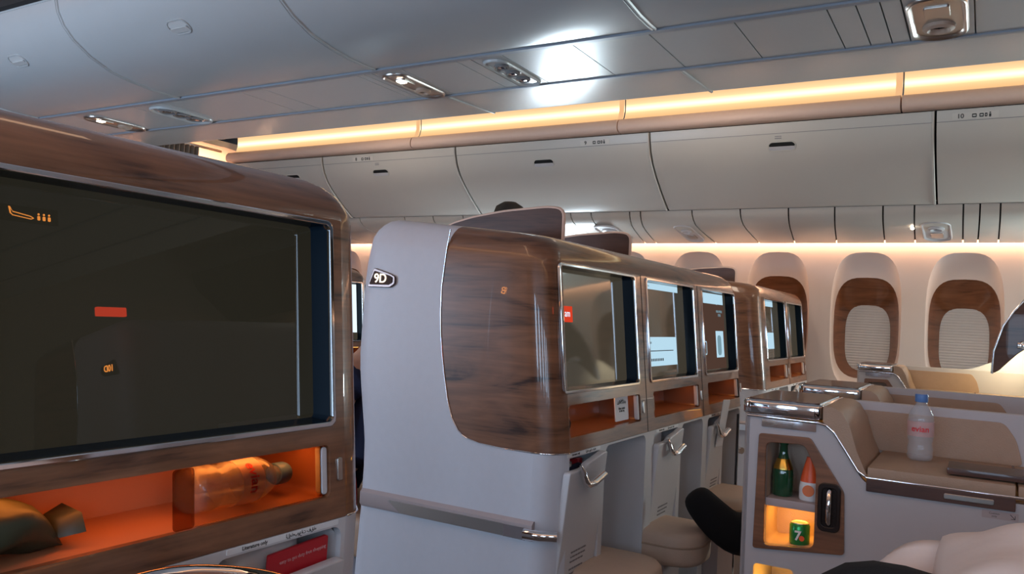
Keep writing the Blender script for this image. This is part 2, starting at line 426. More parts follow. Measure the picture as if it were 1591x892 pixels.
# ------------------------------------------------------------------ centre bins (over the middle seats)
CP = [(1.86, 1.215), (1.872, 1.165), (1.90, 1.115), (1.945, 1.07), (2.022, 1.023), (2.12, .985), (2.22, .968), (2.334, .958), (2.43, .957), (2.472, .961)]
edges = [-3.9, -2.67, -1.45, -.24, .965, 2.155, 3.366, 4.575, 5.78]
clab = ['overhead centre bin above the near aisle, far behind the seat', 'overhead centre bin behind the seat, second from back', 'overhead centre bin just behind the camera seat', 'grey centre overhead bin nearest the top right corner of the photo',
        'large grey centre overhead bin at top centre, bright glare along its lower edge', 'grey centre overhead bin with oval latch, left of the bright glare', 'grey centre overhead bin at the far top left with a small oval latch', 'grey centre overhead bin beyond the top left corner']
def on_profile(P, ratio):
    for (x0, z0), (x1, z1) in zip(P, P[1:]):
        a, b = z0-ratio*x0, z1-ratio*x1
        if a*b <= 0:
            t = a/(a-b); x = x0+(x1-x0)*t; z = z0+(z1-z0)*t; d = Vector((x1-x0, 0, z1-z0)).normalized(); return x, z, d
def latch(parent, x, z, d, y, w=.10, h=.055, mA=None):
    """oval recess with a paddle; d = direction down the bin face, face normal = towards the aisle"""
    U = Vector((0, -1, 0)); V = -d; N = U.cross(V)
    if N.x > 0: N = -N
    Mx = frame(Vector((x, y, z))+N*.0015, U, V, N)
    r = plate(rrect(-w/2, w/2, -h/2, h/2, h*.48, 8), [rrect(-w/2+.007, w/2-.007, -h/2+.007, h/2-.007, h*.40, 8)], .006, Mx, .0015)
    rim = link('latch_rim', r, mA, parent)
    g = G(); g.add(plate(rrect(-w/2+.006, w/2-.006, -.002, h/2-.006, h*.3, 6), [], .001, Mx))
    link('latch_recess', g.mesh(), M['gap'] if mA is M['binr'] else M['psu'], parent)
    M2 = Mx @ Matrix.Translation((0, -.012, .004)) @ Matrix.Rotation(math.radians(14), 4, 'X')
    link('latch_paddle', plate(rrect(-w/2+.008, w/2-.008, -.014, .014, .012, 6), [], .003, M2, .001), M['psu'] if mA is not M['binr'] else M['white2'], parent)
for i in range(len(edges)-1):
    y0, y1 = edges[i]+.007, edges[i+1]-.007
    t = thing('overhead_bin', clab[i], 'overhead bin', (2.4, (y0+y1)/2, .955), 'centre overhead bins')
    g = G(); body = [(x, z) for x, z in CP]+[(2.472, .99), (2.35, 1.30), (1.95, 1.32)]
    g.prism(body, 1, y0, y1); link('bin_door', g.mesh(), M['bin'], t, smooth=25)
    for ye in (y1+.001, y0-.001):
        g = G(); g.tube([(x, ye, z) for x, z in CP], .0065, 6); link('edge_seal', g.mesh(), M['bin'], t)
    x, z, d = on_profile(CP, .5296); ly = {6: x*1.9473, 5: x*1.375+.0}.get(i, (y0+y1)/2)
    latch(t, x, z, d, ly, .12, .07, M['bin'])
# rail over the bin doors and core of the bin unit
g = G(); g.box(1.83, 1.87, BK, 5.8, 1.225, 1.262, .006); struct('trim_3', g.mesh(), M['dark'])
g = G(); g.prism([(1.96, 1.10), (2.2, 1.02), (2.468, .985), (2.9, .985), (3.33, 1.02), (3.8, 1.30), (3.9, 1.6), (1.8, 1.6), (1.8, 1.3)], 1, BK, 5.8); struct('trim_4', g.mesh(), M['bin'])
# lip rails, service strip and inner panel under the centre bins
g = G(); g.prism([(2.477, .955), (2.500, .955), (2.506, .962), (2.506, .985), (2.477, .985)], 1, BK, 5.8); struct('trim_5', g.mesh(), M['binlip'])
psud = [4.35, 4.16, 3.80, 3.55, 3.0, 2.85, 2.29, 2.25, 2.21, 2.055, 1.785, 1.72, 1.58, 1.285, 1.0, .714, .436, .355, .29, .235, .05, -.35, -.9, -1.6]
g = G(); ys = [5.8]+psud+[BK]
for a, b in zip(ys, ys[1:]):
    g.prism([(2.508, .9635), (2.905, .9635), (2.905, .975), (2.508, .975)], 1, b+.0022, a-.0022)
struct('trim_6', g.mesh(), M['psu'])
g = G(); g.prism([(2.907, .958), (2.926, .958), (2.930, .966), (2.930, .985), (2.907, .985)], 1, BK, 5.8); struct('trim_7', g.mesh(), M['binlip'])
for i, (a, b) in enumerate(((5.8, 2.12), (2.115, 1.03), (1.025, BK))):
    g = G(); g.prism([(2.932, .970), (3.30, .984), (3.36, .998), (3.40, 1.02), (3.40, 1.04), (2.932, 1.0)], 1, b, a); struct('trim_%d' % (8+i), g.mesh(), M['psu'])
g = G(); g.tube([(2.93, 1.03, .967), (3.1, 1.03, .974), (3.34, 1.03, .99)], .007, 8); g.tube([(2.93, 2.118, .967), (3.1, 2.118, .974), (3.34, 2.118, .99)], .005, 8); struct('trim_11', g.mesh(), M['psu'])
def psu_unit(xa, xb, ya, yb, zs, label, kind, slope=0, N=(0, 0, -1), lit=False, grp='service units with reading lights'):
    """oval recessed overhead unit: dish + three lamps (kind 3) or nozzle and buttons (kind 1)"""
    cx, cy = (xa+xb)/2, (ya+yb)/2
    U = Vector((0, 1, 0)); V = Vector((xb-xa, 0, slope)); V.normalize(); Nn = U.cross(V)
    if Nn.z > 0: Nn = -Nn; U = -U
    O = Vector((cx, cy, zs)); Mx = frame(O, U, V, Nn)
    t = thing('service_unit', label, 'overhead service unit', tuple(O-Vector((0, 0, .012))), grp)
    L, W = math.hypot(xb-xa, slope)/2, abs(yb-ya)/2
    def ov(s, z): return [Mx @ Vector((p[0], p[1], z)) for p in rrect(-W*s, W*s, -L*(1-(1-s)*W/L), L*(1-(1-s)*W/L), W*s*.93, 7)]
    g = G(); g.loft([ov(1.06, -.001), ov(1.04, .006), ov(.98, .009), ov(.90, .006), ov(.84, -.001), ov(.5, .002)], True, True)
    link('housing', g.mesh(), M['psu'] if kind == 3 else M['satin'] if kind == 2 else M['white2'], t, smooth=50)
    if kind == 3:
        for k in (-1, -.1, .8):
            g = G(); g.lathe([(.001, .0), (W*.55, 0), (W*.62, .008), (W*.5, .014), (W*.42, .006), (.001, .004)], Mx=Mx @ Matrix.Translation((-.1*W, k*L*.55, -.002)), n=20)
            o = link('reading_lamp', g.mesh(), M['spk'], t, smooth=50)
            g = G(); g.lathe([(.001, .0055), (W*.35, .0055), (W*.30, .012), (.001, .014)], Mx=Mx @ Matrix.Translation((-.1*W, k*L*.55, -.002)), n=16)
            link('lens', g.mesh(), M['chrome'], o)
    else:
        g = G(); k = -.35 if kind == 1 else .35
        g.lathe([(W*.60, .002), (W*.58, .012), (W*.42, .018), (W*.32, .012), (W*.28, .004), (.001, .003)], Mx=Mx @ Matrix.Translation((0, k*L, 0)), n=24)
        link('air_nozzle', g.mesh(), M['white2'] if kind == 1 else M['cream'], t, smooth=50)
        g = G(); g.lathe([(W*.27, .0045), (W*.05, .006), (.001, .012)], Mx=Mx @ Matrix.Translation((0, k*L, 0)), n=16); link('nozzle_core', g.mesh(), M['gap'], t, smooth=50)
        g = G(); g.add(plate(rrect(-W*.45, W*.45, -L*.62, -L*.15, .01), [], .008, Mx @ Matrix.Translation((0, 0 if kind == 2 else L*.75, .004)), .002)); link('sign_panel', g.mesh(), M['satin'], t)
    if lit:
        g = G(); g.add(plate(rrect(-W*.30, W*.30, -L*.62, -L*.40, .008), [], .006, Mx @ Matrix.Translation((0, 0, .008)), .001)); link('lit_sign', g.mesh(), M['warmspot'], t)
    return t
psu_unit(2.535, 2.90, .07, .225, .962, 'overhead unit with round air nozzle at the top right of the photo', 2)
psu_unit(2.55, 2.895, 1.60, 1.70, .962, 'overhead unit with three reading lamps beside the bright glare', 3)
psu_unit(2.55, 2.905, 2.085, 2.20, .962, 'overhead unit with lit orange and white sign, left of the lamp trio', 2, lit=True)
psu_unit(2.56, 2.895, 3.60, 3.76, .962, 'distant overhead unit with dark reading lamps above the large near screen', 3)
psu_unit(2.56, 2.90, 4.19, 4.32, .962, 'farthest left overhead unit with one lit orange sign', 2, lit=True)
# ------------------------------------------------------------------ outboard bins
S_ = 1.08
OP = [(4.985, 1.243), (4.995, 1.19), (5.02, 1.12), (5.065, 1.05), (5.13, .985), (5.23, .905), (5.33, .835), (5.395, .792), (5.415, .786)]
oe = [-1.4, .27, 1.945, 3.50, 4.86, 6.0]
olab = ['cream outboard overhead bin at the right edge marked 10', 'wide cream overhead bin with latch above the three windows', 'cream overhead bin marked 9 over the centre seat shell', 'smaller cream overhead bin marked 8 behind the wood dividers', 'farthest cream overhead bin at the left end of the glowing cove']
for i in range(5):
    y0, y1 = oe[i]+.009, oe[i+1]-.009
    t = thing('overhead_bin', olab[i], 'overhead bin', (5.3, (y0+y1)/2, .786), 'window side overhead bins')
    body = OP+[(5.8, .80), (5.9, 1.25), (5.2, 1.30)]
    g = G(); g.prism(body, 1, y0, y1); link('bin_door', g.mesh(), M['binr'], t, smooth=25)
    g = G(); g.tube([(x-.002, y0, z) for x, z in OP], .007, 6); link('edge_seal', g.mesh(), M['binr'], t)
    # seam line near the top of the door
    x, z, d = on_profile(OP, .2365); g = G(); g.box(x-.0015, x+.004, y0, y1, z-.0012, z+.0012); link('seam', g.mesh(), M['greyink'], t)
    ratio = .2205 if i < 2 else .217
    x, z, d = on_profile(OP, ratio); ly = {0: -.55, 1: x*.2185, 2: x*.5468, 3: x*.8446, 4: x*1.0395}[i]
    latch(t, x, z, d, ly, .17, .065, M['binr'])
    x, z, d = on_profile(OP, .2415); U = Vector((0, -1, 0)); V = -d; N = U.cross(V)
    if N.x > 0: N = -N
    ty = {0: x*.0172, 2: x*.4708, 3: x*.9104-.12}.get(i)
    if ty is not None:
        Mx = frame(Vector((x, ty, z))+N*.001, U, V, N)
        link('placard', plate(rrect(-.10, .12, -.018, .018, .004), [], .001, Mx), M['placard'], t)
        s = {0: '10', 2: '9', 3: '8'}[i]
        parts = [text(s, .034, frame(Vector((x, ty+.06, z))+N*.002, U, V, N), bold=.0006)]
        for q, wq in ((-.005, .022), (.03, .02), (.055, .012)):
            parts.append(plate(rrect(q-.0, q+wq, -.010, .010, .003), [rrect(q+.004, q+wq-.004, -.004, .004, .001)], .001, frame(Vector((x, ty, z))+N*.002, U, V, N)))
        parts.append(plate(rrect(.075, .085, -.012, .005, .003), [], .001, frame(Vector((x, ty, z))+N*.002, U, V, N)))
        parts.append(plate(rrect(.076, .084, .007, .014, .003), [], .001, frame(Vector((x, ty, z))+N*.002, U, V, N)))
        link('lettering', merge(parts), M['ink'], t)
    if i in (1, 3):
        x, z, d = on_profile(OP, .2315); Mx = frame(Vector((x, ly+.02, z))+N*.0015, U, V, N)
        link('small_marks', merge([plate(rrect(-.02, .02, .004, .008, .001), [], .001, Mx), plate(rrect(-.02, .02, -.008, -.003, .001), [], .001, Mx)]), M['greyink'], t)
g = G(); g.prism([(5.02, 1.255), (5.06, 1.15), (5.45, .83), (5.9, .83), (6.2, .85), (6.2, 1.3), (5.02, 1.3)], 1, BK, 6.02); struct('trim_12', g.mesh(), M['gap'])
# service strip under the outboard bins
PP = [(5.428, .785), (5.44, .755), (5.47, .725), (5.53, .695), (5.65, .672), (5.85, .648), (6.10, .622)]
pd = [(.4129, .3885), (.3976, .3733), (.3276, .2942), (.266, .2408), (.208, .1991), (.1555, .152), (.1038, .1005), (.0716, .0697), (.0237, .0232), (.0079, .0092)]
pys = [5.9, 5.3, 4.8, 4.3, 4.0, 3.7, 3.3, 3.0, 2.85, 2.72, 2.55]+[5.43*a for a, b in pd]+[-.06, -.5, -.8, -1.4]
dd = {5.43*a: 6.10*b-5.43*a for a, b in pd}
g = G()
for a, b in zip(pys, pys[1:]):
    def row(y, s): 
        o_ = dd.get(y, -.06 if y > 2.3 else 0)
        return [(x, y+s+o_*((x-5.428)/.672), z) for x, z in PP]
    A = row(a, -.0045); B = row(b, .0045)
    g.loft([A, B], False, False); g.loft([A, [(x, y, z+.02) for x, y, z in A]], False, False); g.loft([B, [(x, y, z+.02) for x, y, z in B]], False, False)
    g.loft([[A[-1], B[-1]], [(A[-1][0], A[-1][1], A[-1][2]+.02), (B[-1][0], B[-1][1], B[-1][2]+.02)]], False, False)
struct('trim_13', g.mesh(), M['binr'], smooth=40)
g = G(); g.loft([[(x, 5.9, z+.02) for x, z in PP], [(x, -1.4, z+.02) for x, z in PP]], False, False); struct('trim_14', g.mesh(), M['gap'])
psu_unit(5.50, 5.93, 2.40, 2.58, .662, 'outboard overhead unit just above the second wood divider', 1, slope=-.07)
psu_unit(5.54, 5.96, 1.83, 1.96, .660, 'outboard overhead unit with oval recess left of the three windows', 1, slope=-.07)
psu_unit(5.54, 5.96, .20, .36, .660, 'outboard overhead unit with small lit lamp above the right window', 1, slope=-.07)
g = G(); g.lathe([(.001, -.012), (.010, -.008), (.012, 0), (.001, .004)], c=(5.62, .41, .668), n=14)
tag(link('indicator_lamp', g.mesh(), M['warmspot']), 'tiny bright lamp in the panel above the right window', 'lamp')
# ------------------------------------------------------------------ cove light with its housing
cy = [6.02, 3.90, 2.16, .44, -1.4]
HP = [(4.995, 1.256), (4.965, 1.262), (4.948, 1.275), (4.945, 1.30), (4.952, 1.325), (4.972, 1.345), (4.99, 1.350), (5.03, 1.345)]
names = ['farthest left segment of the glowing amber cove light', 'amber cove light segment above the bin marked 9', 'amber cove light segment above the wide cream bin', 'amber cove light segment at the right edge of the photo']
for i in range(4):
    b, a = cy[i+1]+.004, cy[i]-.004
    t = thing('cove_light', names[i], 'cove light', (5.0, (a+b)/2, 1.25), 'cove light segments above the window side bins')
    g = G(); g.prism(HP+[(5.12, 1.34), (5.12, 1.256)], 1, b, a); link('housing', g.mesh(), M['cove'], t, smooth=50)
    g = G(); g.loft([[(x, a-.0, z) for x, z in ((5.03, 1.344), (5.06, 1.38), (5.075, 1.43), (5.07, 1.50), (5.04, 1.55))], [(x, b+.0, z) for x, z in ((5.03, 1.344), (5.06, 1.38), (5.075, 1.43), (5.07, 1.50), (5.04, 1.55))]], False, False)
    link('diffuser', g.mesh(), M['coveglow'], t, smooth=60)
    g = G(); g.loft([[(x-.012, b+.0, z) for x, z in ((5.03, 1.344), (5.06, 1.38), (5.075, 1.43), (5.07, 1.50), (5.04, 1.55))], [(x-.012, b+.035, z) for x, z in ((5.03, 1.344), (5.06, 1.38), (5.075, 1.43), (5.07, 1.50), (5.04, 1.55))]], False, False); link('joint_cover', g.mesh(), M['covejoint'], t)
# left aisle cove, mirrored, weaker
g = G(); g.box(-.2, -.17, BK+.2, 7, 1.08, 1.24); tag(link('cove_light', g.mesh(), M['leftcove']), 'dim amber cove strip along the near side wall, outside the photo', 'cove light')
# transverse ceiling end beyond the cove
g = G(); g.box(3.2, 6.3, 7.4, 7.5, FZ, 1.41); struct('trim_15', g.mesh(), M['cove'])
area('galley_light', (4.95, 6.75, 1.0), (0, .15, 1), .9, .6, 17, (1, .50, .24))  # unseen upward fill added to turn the end ceiling amber
g = G(); n = 60; pts = [(4.25+.50*k/n, 6.15+.03*math.sin(k*1.05)) for k in range(n+1)]
g.loft([[(x, y, 1.36) for x, y in pts], [(x, y, FZ+.02) for x, y in pts]], False, False)
g.loft([[(x, y+.008, 1.36) for x, y in pts], [(x, y+.008, FZ+.02) for x, y in pts]], False, False)
tag(link('curtain', g.mesh(), M['curtain'], smooth=80), 'grey pleated galley curtain at the far front of the cabin', 'curtain')
g = G(); g.tube([(3.6, 6.15, 1.372), (5.0, 6.15, 1.372)], .012, 10)
tag(link('curtain_rail', g.mesh(), M['satin']), 'thin rail carrying the far grey curtain', 'rail')

# ================================================================== SEAT SHELLS WITH SCREENS
def yb(z):
    T = [(-1.3, 1.69), (-.834, 1.679), (-.548, 1.663), (-.408, 1.668), (-.25, 1.694), (-.17, 1.705), (-.007, 1.703), (.095, 1.697), (.187, 1.675), (.238, 1.645), (.27, 1.60)]
    for (a, u), (b, v) in zip(T, T[1:]):
        if z <= b: return u+(v-u)*max(0, (z-a))/(b-a)
    return T[-1][1]
def wb(z):
    T = [(-.3775, 1.02), (-.3765, 1.16), (-.372, 1.235), (-.362, 1.283), (-.345, 1.308), (-.31, 1.333), (-.258, 1.352), (-.146, 1.377), (-.033, 1.392), (.063, 1.394), (.159, 1.383), (.26, 1.364)]
    for (a, u), (b, v) in zip(T, T[1:]):
        if z <= b: return u+(v-u)*max(0, (z-a))/(b-a)
    return T[-1][1]
def make_shell(xa, xb, label, mods, y0=0.0, dz=0.0, sign=None, end='left'):
    """xa..xb: side faces; mods: per seat dict; built at row 9 (front face at Y=1), then shifted"""
    t = thing('seat_shell', label, 'seat shell', (xa, 1.0, FZ), 'seat shells with built-in screens')
    RC = .075; RT = .075; ZT = .232
    zs = [-1.2, -.9, -.62, -.5, -.42, -.3775, -.3765, -.372, -.362, -.345, -.31, -.258, -.2, -.146, -.09, -.033, .02, .063, .11, .157]
    rings_z = [(z, 0) for z in zs]+[(ZT-RT+RT*math.sin(a), RT*(1-math.cos(a))) for a in [math.radians(q) for q in (15, 30, 45, 60, 75, 90)]]
    # perimeter sample: side (front corner -> boundary -> back corner) mirrored
    def ring(z, ins):
        zc = min(z, .26); yfr = YF(min(z, .19))+ins+.012*0; yba = yb(zc)+.022-ins*.4; rr = RC
        L = []
        def corner(cx, cyy, a0, a1, n=5):
            for k in range(n+1):
                a = math.radians(a0+(a1-a0)*k/n); L.append((cx+rr*math.cos(a), cyy+rr*math.sin(a)))
        x0, x1 = xa+ins, xb-ins
        L.append((x0+rr+.0, yfr))
        for k in range(1, 6):
            a = math.radians(270-90*k/5); L.append((x0+rr+rr*math.cos(a), yfr+rr+rr*math.sin(a)))
        B = max(wb(z), yfr+rr+.004)
        st = yfr+rr
        for k in range(1, 5): L.append((x0, st+(B-st)*k/4))
        rb = .06; en = yba-rb
        for k in range(1, 5): L.append((x0, B+(en-B)*k/4))
        for k in range(1, 6):
            a = math.radians(180-90*k/5); L.append((x0+rb+rb*math.cos(a), en+rb*math.sin(a)))
        left = L; right = [(xa+xb-x, y) for x, y in reversed(L)]
        nleft = len(left)
        return left+right, nleft
    R = []; 
    for z, ins in rings_z:
        r, nl = ring(z, ins); R.append([(x, y, z+.10*(y-1.1)*max(0, min(1, z/.22))) for x, y in r])
    N = len(R[0])
    gw, gp = G(), G()
    Vw = {}
    bi = 9   # index of the boundary vertex in 'left'
    for ri in range(len(R)-1):
        z = rings_z[ri][0]
        for i in range(N-1):
            a, b, c, d = R[ri][i], R[ri][i+1], R[ri+1][i+1], R[ri+1][i]
            j = i if i < nl-1 else (N-2-i)
            iswood = (j < bi) and z > -.3774
            if i == nl-1: iswood = False
            tgt = gw if iswood else gp
            tgt.poly([a, b, c, d])
        # front closure only above the fascia (the rounded wooden brow)
        if ri >= len(zs)-1:
            a, b, c, d = R[ri][N-1], R[ri][0], R[ri+1][0], R[ri+1][N-1]; gw.poly([a, b, c, d])
    # top cap, split at the wood boundary
    top = R[-1]
    for i in range(nl-1):
        q = [top[i], top[i+1], top[N-2-i], top[N-1-i]]
        (gw if i < bi else gp).poly(q)
    for gg in (gw, gp): bmesh.ops.remove_doubles(gg.b, verts=gg.b.verts, dist=.0004)
    link('wooden_cover', gw.mesh(), M['wood'], t, smooth=50)
    link('shell_body', gp.mesh(), M['white'], t, smooth=50)
    # chrome line round the wooden side panel
    for s in (0, 1):
        X = (xa-.001) if s == 0 else (xb+.001)
        path = []
        for z in [.215, .16, .1, .063, .0, -.06, -.12, -.18, -.258, -.29, -.31, -.33, -.345, -.355, -.364, -.372, -.3765]: path.append((X, wb(z), z+.10*(wb(z)-1.1)*max(0, z/.22)))
        path += [(X, 1.12, -.377), (X, 1.065, -.377)]
        for k in range(1, 6):
            a = math.radians(180+90*k/5); sx = 1 if s == 0 else -1
            path.append((X+sx*(RC+RC*math.cos(a)), YF(-.377)+RC+RC*math.sin(a)-.001, -.377))
        g = G(); g.tube(path, .0020, 6); link('chrome_trim', g.mesh(), M['chrome'], t, smooth=60)
    # wooden fascia with screen and shelf openings
    FXa, FXb = xa+RC, xb-RC
    holes = []
    for m_ in mods:
        holes.append(rrect(m_['s'][0], m_['s'][1], -.207, .145, .012)); holes.append(rrect(m_['h'][0], m_['h'][1], -.337, -.247, .012))
    link('fascia', plate([(FXa, -.3775), (FXb, -.3775), (FXb, .157), (FXa, .157)], holes, .012, FM(.006)), M['wood'], t)
    # white lower front with pockets and footwells
    holes = []
    for m_ in mods:
        holes.append(rrect(m_['p'][0], m_['p'][1], -1.12, -.392, .02)); holes.append(rrect(m_['f'][0], m_['f'][1], -1.16, -.385, .03))
    link('lower_front', plate([(FXa, -1.199), (FXb, -1.199), (FXb, -.3785), (FXa, -.3785)], holes, .016, FL(.008)), M['white2'], t)
    for k, m_ in enumerate(mods):
        sx0, sx1 = m_['s']
        # seam between seats
        if k: 
            x = m_['seam']; g = G(); g.add(plate([(x-.0012, -.377), (x+.0012, -.377), (x+.0012, .157), (x-.0012, .157)], [], .0015, FM(-.0004))); link('seam', g.mesh(), M['gap'], t)
        # chrome frame, deep black surround, glass
        link('screen_frame', plate(rrect(sx0-.008, sx1+.008, -.215, .153, .016), [rrect(sx0+.001, sx1-.001, -.206, .144, .010)], .009, FM(-.001), .002), M['chrome'], t)
        g = G(); Mf, Mb = FM(0), FM(.042)
        A = [Mf @ Vector((p[0], p[1], 0)) for p in rrect(sx0, sx1, -.207, .145, .01)]
        B = [Mb @ Vector((p[0], p[1], 0)) for p in rrect(sx0+.004, sx1-.004, -.203, .141, .008)]
        g.loft([A, B], True, False); link('screen_surround', g.mesh(), M['black'], t, smooth=50)
        scr = link('screen', plate(rrect(sx0+.003, sx1-.003, -.204, .142, .01), [], .004, FM(.042)), M['screen_lit' if xa > 1 else 'screen'], t)
        ui = m_.get('ui')
        if ui: ui(scr, sx0, sx1)
        # shelf
        hx0, hx1 = m_['h']; D = .15
        g = G(); Mf, Mb = FM(.012), FM(D)
        A = [Mf @ Vector((p[0], p[1], 0)) for p in rrect(hx0, hx1, -.337, -.247, .012)]
        B = [Mb @ Vector((p[0], p[1], 0)) for p in rrect(hx0+.01, hx1-.01, -.334, -.25, .012)]
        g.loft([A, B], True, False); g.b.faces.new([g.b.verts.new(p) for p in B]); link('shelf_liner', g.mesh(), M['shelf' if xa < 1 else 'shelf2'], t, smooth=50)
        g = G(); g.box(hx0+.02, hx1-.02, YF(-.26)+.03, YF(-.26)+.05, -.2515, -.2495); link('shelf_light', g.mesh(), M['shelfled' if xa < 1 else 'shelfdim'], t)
        # pale inner end of the shelf and small latch beside it
        side = m_.get('side', 1)
        ex = hx1 if side > 0 else hx0
        link('shelf_end_trim', plate(rrect(ex-.016, ex-.002, -.333, -.251, .006), [], .014, FM(.012), .002), M['white2'], t)
        lx = hx1+.022 if side > 0 else hx0-.022
        link('push_latch', plate(rrect(lx-.006, lx+.006, -.312, -.272, .003), [], .006, FM(-.001), .0015), M['satin'], t)
        # pocket liner, footwell liner
        for nm, (x0, x1), zt, zb_, dep, mm in (('pocket_liner', m_['p'], -.392, -1.12, .11, M['white2']), ('footwell_liner', m_['f'], -.385, -1.16, .42, M['white2'])):
            g = G(); Mf, Mb = FL(.012), FL(dep)
            A = [Mf @ Vector((p[0], p[1], 0)) for p in rrect(x0, x1, zb_, zt, .03)]
            B = [Mb @ Vector((p[0], p[1], 0)) for p in rrect(x0+.015, x1-.015, zb_, zt-.02, .03)]
            g.loft([A, B], True, False); g.b.faces.new([g.b.verts.new(p) for p in B]); link(nm, g.mesh(), mm, t, smooth=50)
        # tilted flap closing the pocket, with coat hook and printed instructions
        p0, p1 = m_['p']; fy = .972; tilt = -.095; hs = -1 if side < 0 else 1
        pass
        FMx = frame((0, fy+tilt*.41, 0), (1, 0, 0), (0, tilt, 1), (0, 1, 0))
        zt = m_.get('ft', -.425); tb = m_.get('tb', -.392)
        w_ = p1-p0
        prof = [(p0+.004, -1.05), (p1-.004, -1.05), (p1-.004, tb), (p1-.030, tb), (p0+w_*.46, zt+(tb-zt)*.35), (p0+w_*.40, zt), (p0+.004, zt)]
        flap = link('pocket_flap', plate(rpoly(prof, .012), [], .022, FMx, .004), M['white2'], t)
        hx = p1-min(.19, w_*.8); 
        def FP(u, v, d): return FMx @ Vector((u, v, -d))
        g = G(); g.tube([FP(hx-.004, zt+.014, .014), FP(hx+.004, zt-.005, .022), FP(hx+.010, zt-.028, .03), FP(hx+.022, zt-.040, .034), FP(hx+.05, zt-.038, .038), FP(hx+.115, zt-.022, .038)], [.007, .011, .013, .013, .013, .012], 8, flat=.7)
        link('coat_hook', g.mesh(), M['chrome'], flap, smooth=60)
        g = G()
        random.seed(3)
        for q in range(9):
            ln = .075+.04*random.random(); u0 = p0+.075; v = -.66-.0135*q*1.0-(.008 if q > 2 else 0)
            n_ = 10; u = u0
            while u < u0+ln:
                wl = .006+.012*random.random(); g.add(plate(rrect(u, u+wl, v-.0022, v+.0022, .0008, 1), [], .0008, FMx @ Matrix.Translation((0, 0, -.0128)))); u += wl+.003
        link('printed_text', g.mesh(), M['greyink'], flap, smooth=0)
        # sticker over the pocket
        link('sticker', plate(rrect(p0+.02, p1-.01, -.3885, -.3795, .002), [], .001, FL(-.0004)), M['whitelabel'], t)
        link('sticker_text', merge([text('Literature only', .0085, FL(-.0012) @ Matrix.Translation((p0+.075, -.384, 0)), .0002, bold=.0001), text('المطبوعات فقط', .0085, FL(-.0012) @ Matrix.Translation((p0+.175, -.384, 0)), .0002, bold=.0001)]), M['ink'], t, smooth=0)
    # bumper with chrome inlays on both sides
    for s in (0, 1):
        X = xa if s == 0 else xb; sg = -1 if s == 0 else 1
        g = G(); 
        prof = [(X, -.562), (X+sg*.006, -.560), (X+sg*.016, -.570), (X+sg*.016, -.604), (X+sg*.008, -.614), (X, -.614)]
        path_y = [YF(-.58)+.06, 1.65]
        g.prism(prof, 1, *path_y); bump = link('bumper', g.mesh(), M['bumper'], t, smooth=40)
        g = G(); g.prism([(1.06, -.578), (1.54, -.578), (1.49, -.610), (1.06, -.610)], 0, X+sg*.0155, X+sg*.0185); link('chrome_inlay', g.mesh(), M['satin'], bump)
        g = G(); g.prism([(1.06, -.578), (1.13, -.578), (1.13, -.611), (1.06, -.611)], 0, X+sg*.0185, X+sg*.0205); g.tube([(X+sg*.018, 1.065, -.594), (X+sg*.012, 1.02, -.594), (X-sg*.012, YF(-.594)-.002, -.594)], .016, 10); g.b.verts.ensure_lookup_table(); link('chrome_end', g.mesh(), M['chrome'], bump, smooth=60)
    if sign:
        s_ = sign[1]; X = xa if s_ < 0 else xb; Mx = SM(X, .004) if s_ < 0 else frame((X+.004, 0, 0), (0, 1, 0), (0, 0, 1), (1, 0, 0))
        q = -1 if s_ < 0 else 1
        pl = [(1.675*q, .063), (1.585*q, .063), (1.566*q, .075), (1.566*q, .098), (1.585*q, .106), (1.652*q, .124)]
        if q > 0: pl = pl[::-1]
        plq = link('seat_number_plate', plate(rpoly(pl, .006), [], .008, Mx, .002), M['platemetal'], t)
        M3 = Mx @ Matrix.Translation((0, 0, .0045))
        ins = [(1.667*q, .071), (1.59*q, .071), (1.575*q, .079), (1.575*q, .094), (1.588*q, .100), (1.648*q, .114)]
        if q > 0: ins = ins[::-1]
        link('plate_face', plate(rpoly(ins, .004), [], .002, M3), M['signface'], plq)
        link('lit_number', text(sign[0], .040, Mx @ Matrix.Translation((1.622*q, .090, .0062)), .0006, bold=0), sign[2], plq, smooth=0)
    if y0 or dz:
        t.location += Vector((0, y0, dz))
    return t
M['platemetal'] = mat('plate_edge_metal', (.14, .10, .09), .3, 1)
M['shelfdim'] = emis('dim_shelf_led', (1, .34, .08), 3)
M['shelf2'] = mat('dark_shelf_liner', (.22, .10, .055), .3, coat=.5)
M['pet2'] = mat('clear_lying_bottle_plastic', (.42, .42, .44), .06, alpha=.42, coat=.8, noise=.35, nscale=60, bump=.5, bscale=90)
M['handleblack'] = mat('handle_recess_black', (.02, .012, .010), .25)
M['signface'] = mat('sign_face', (.06, .03, .02), .6, spec=.2)
M['shelfled'] = emis('shelf_led', (1, .26, .04), 7)
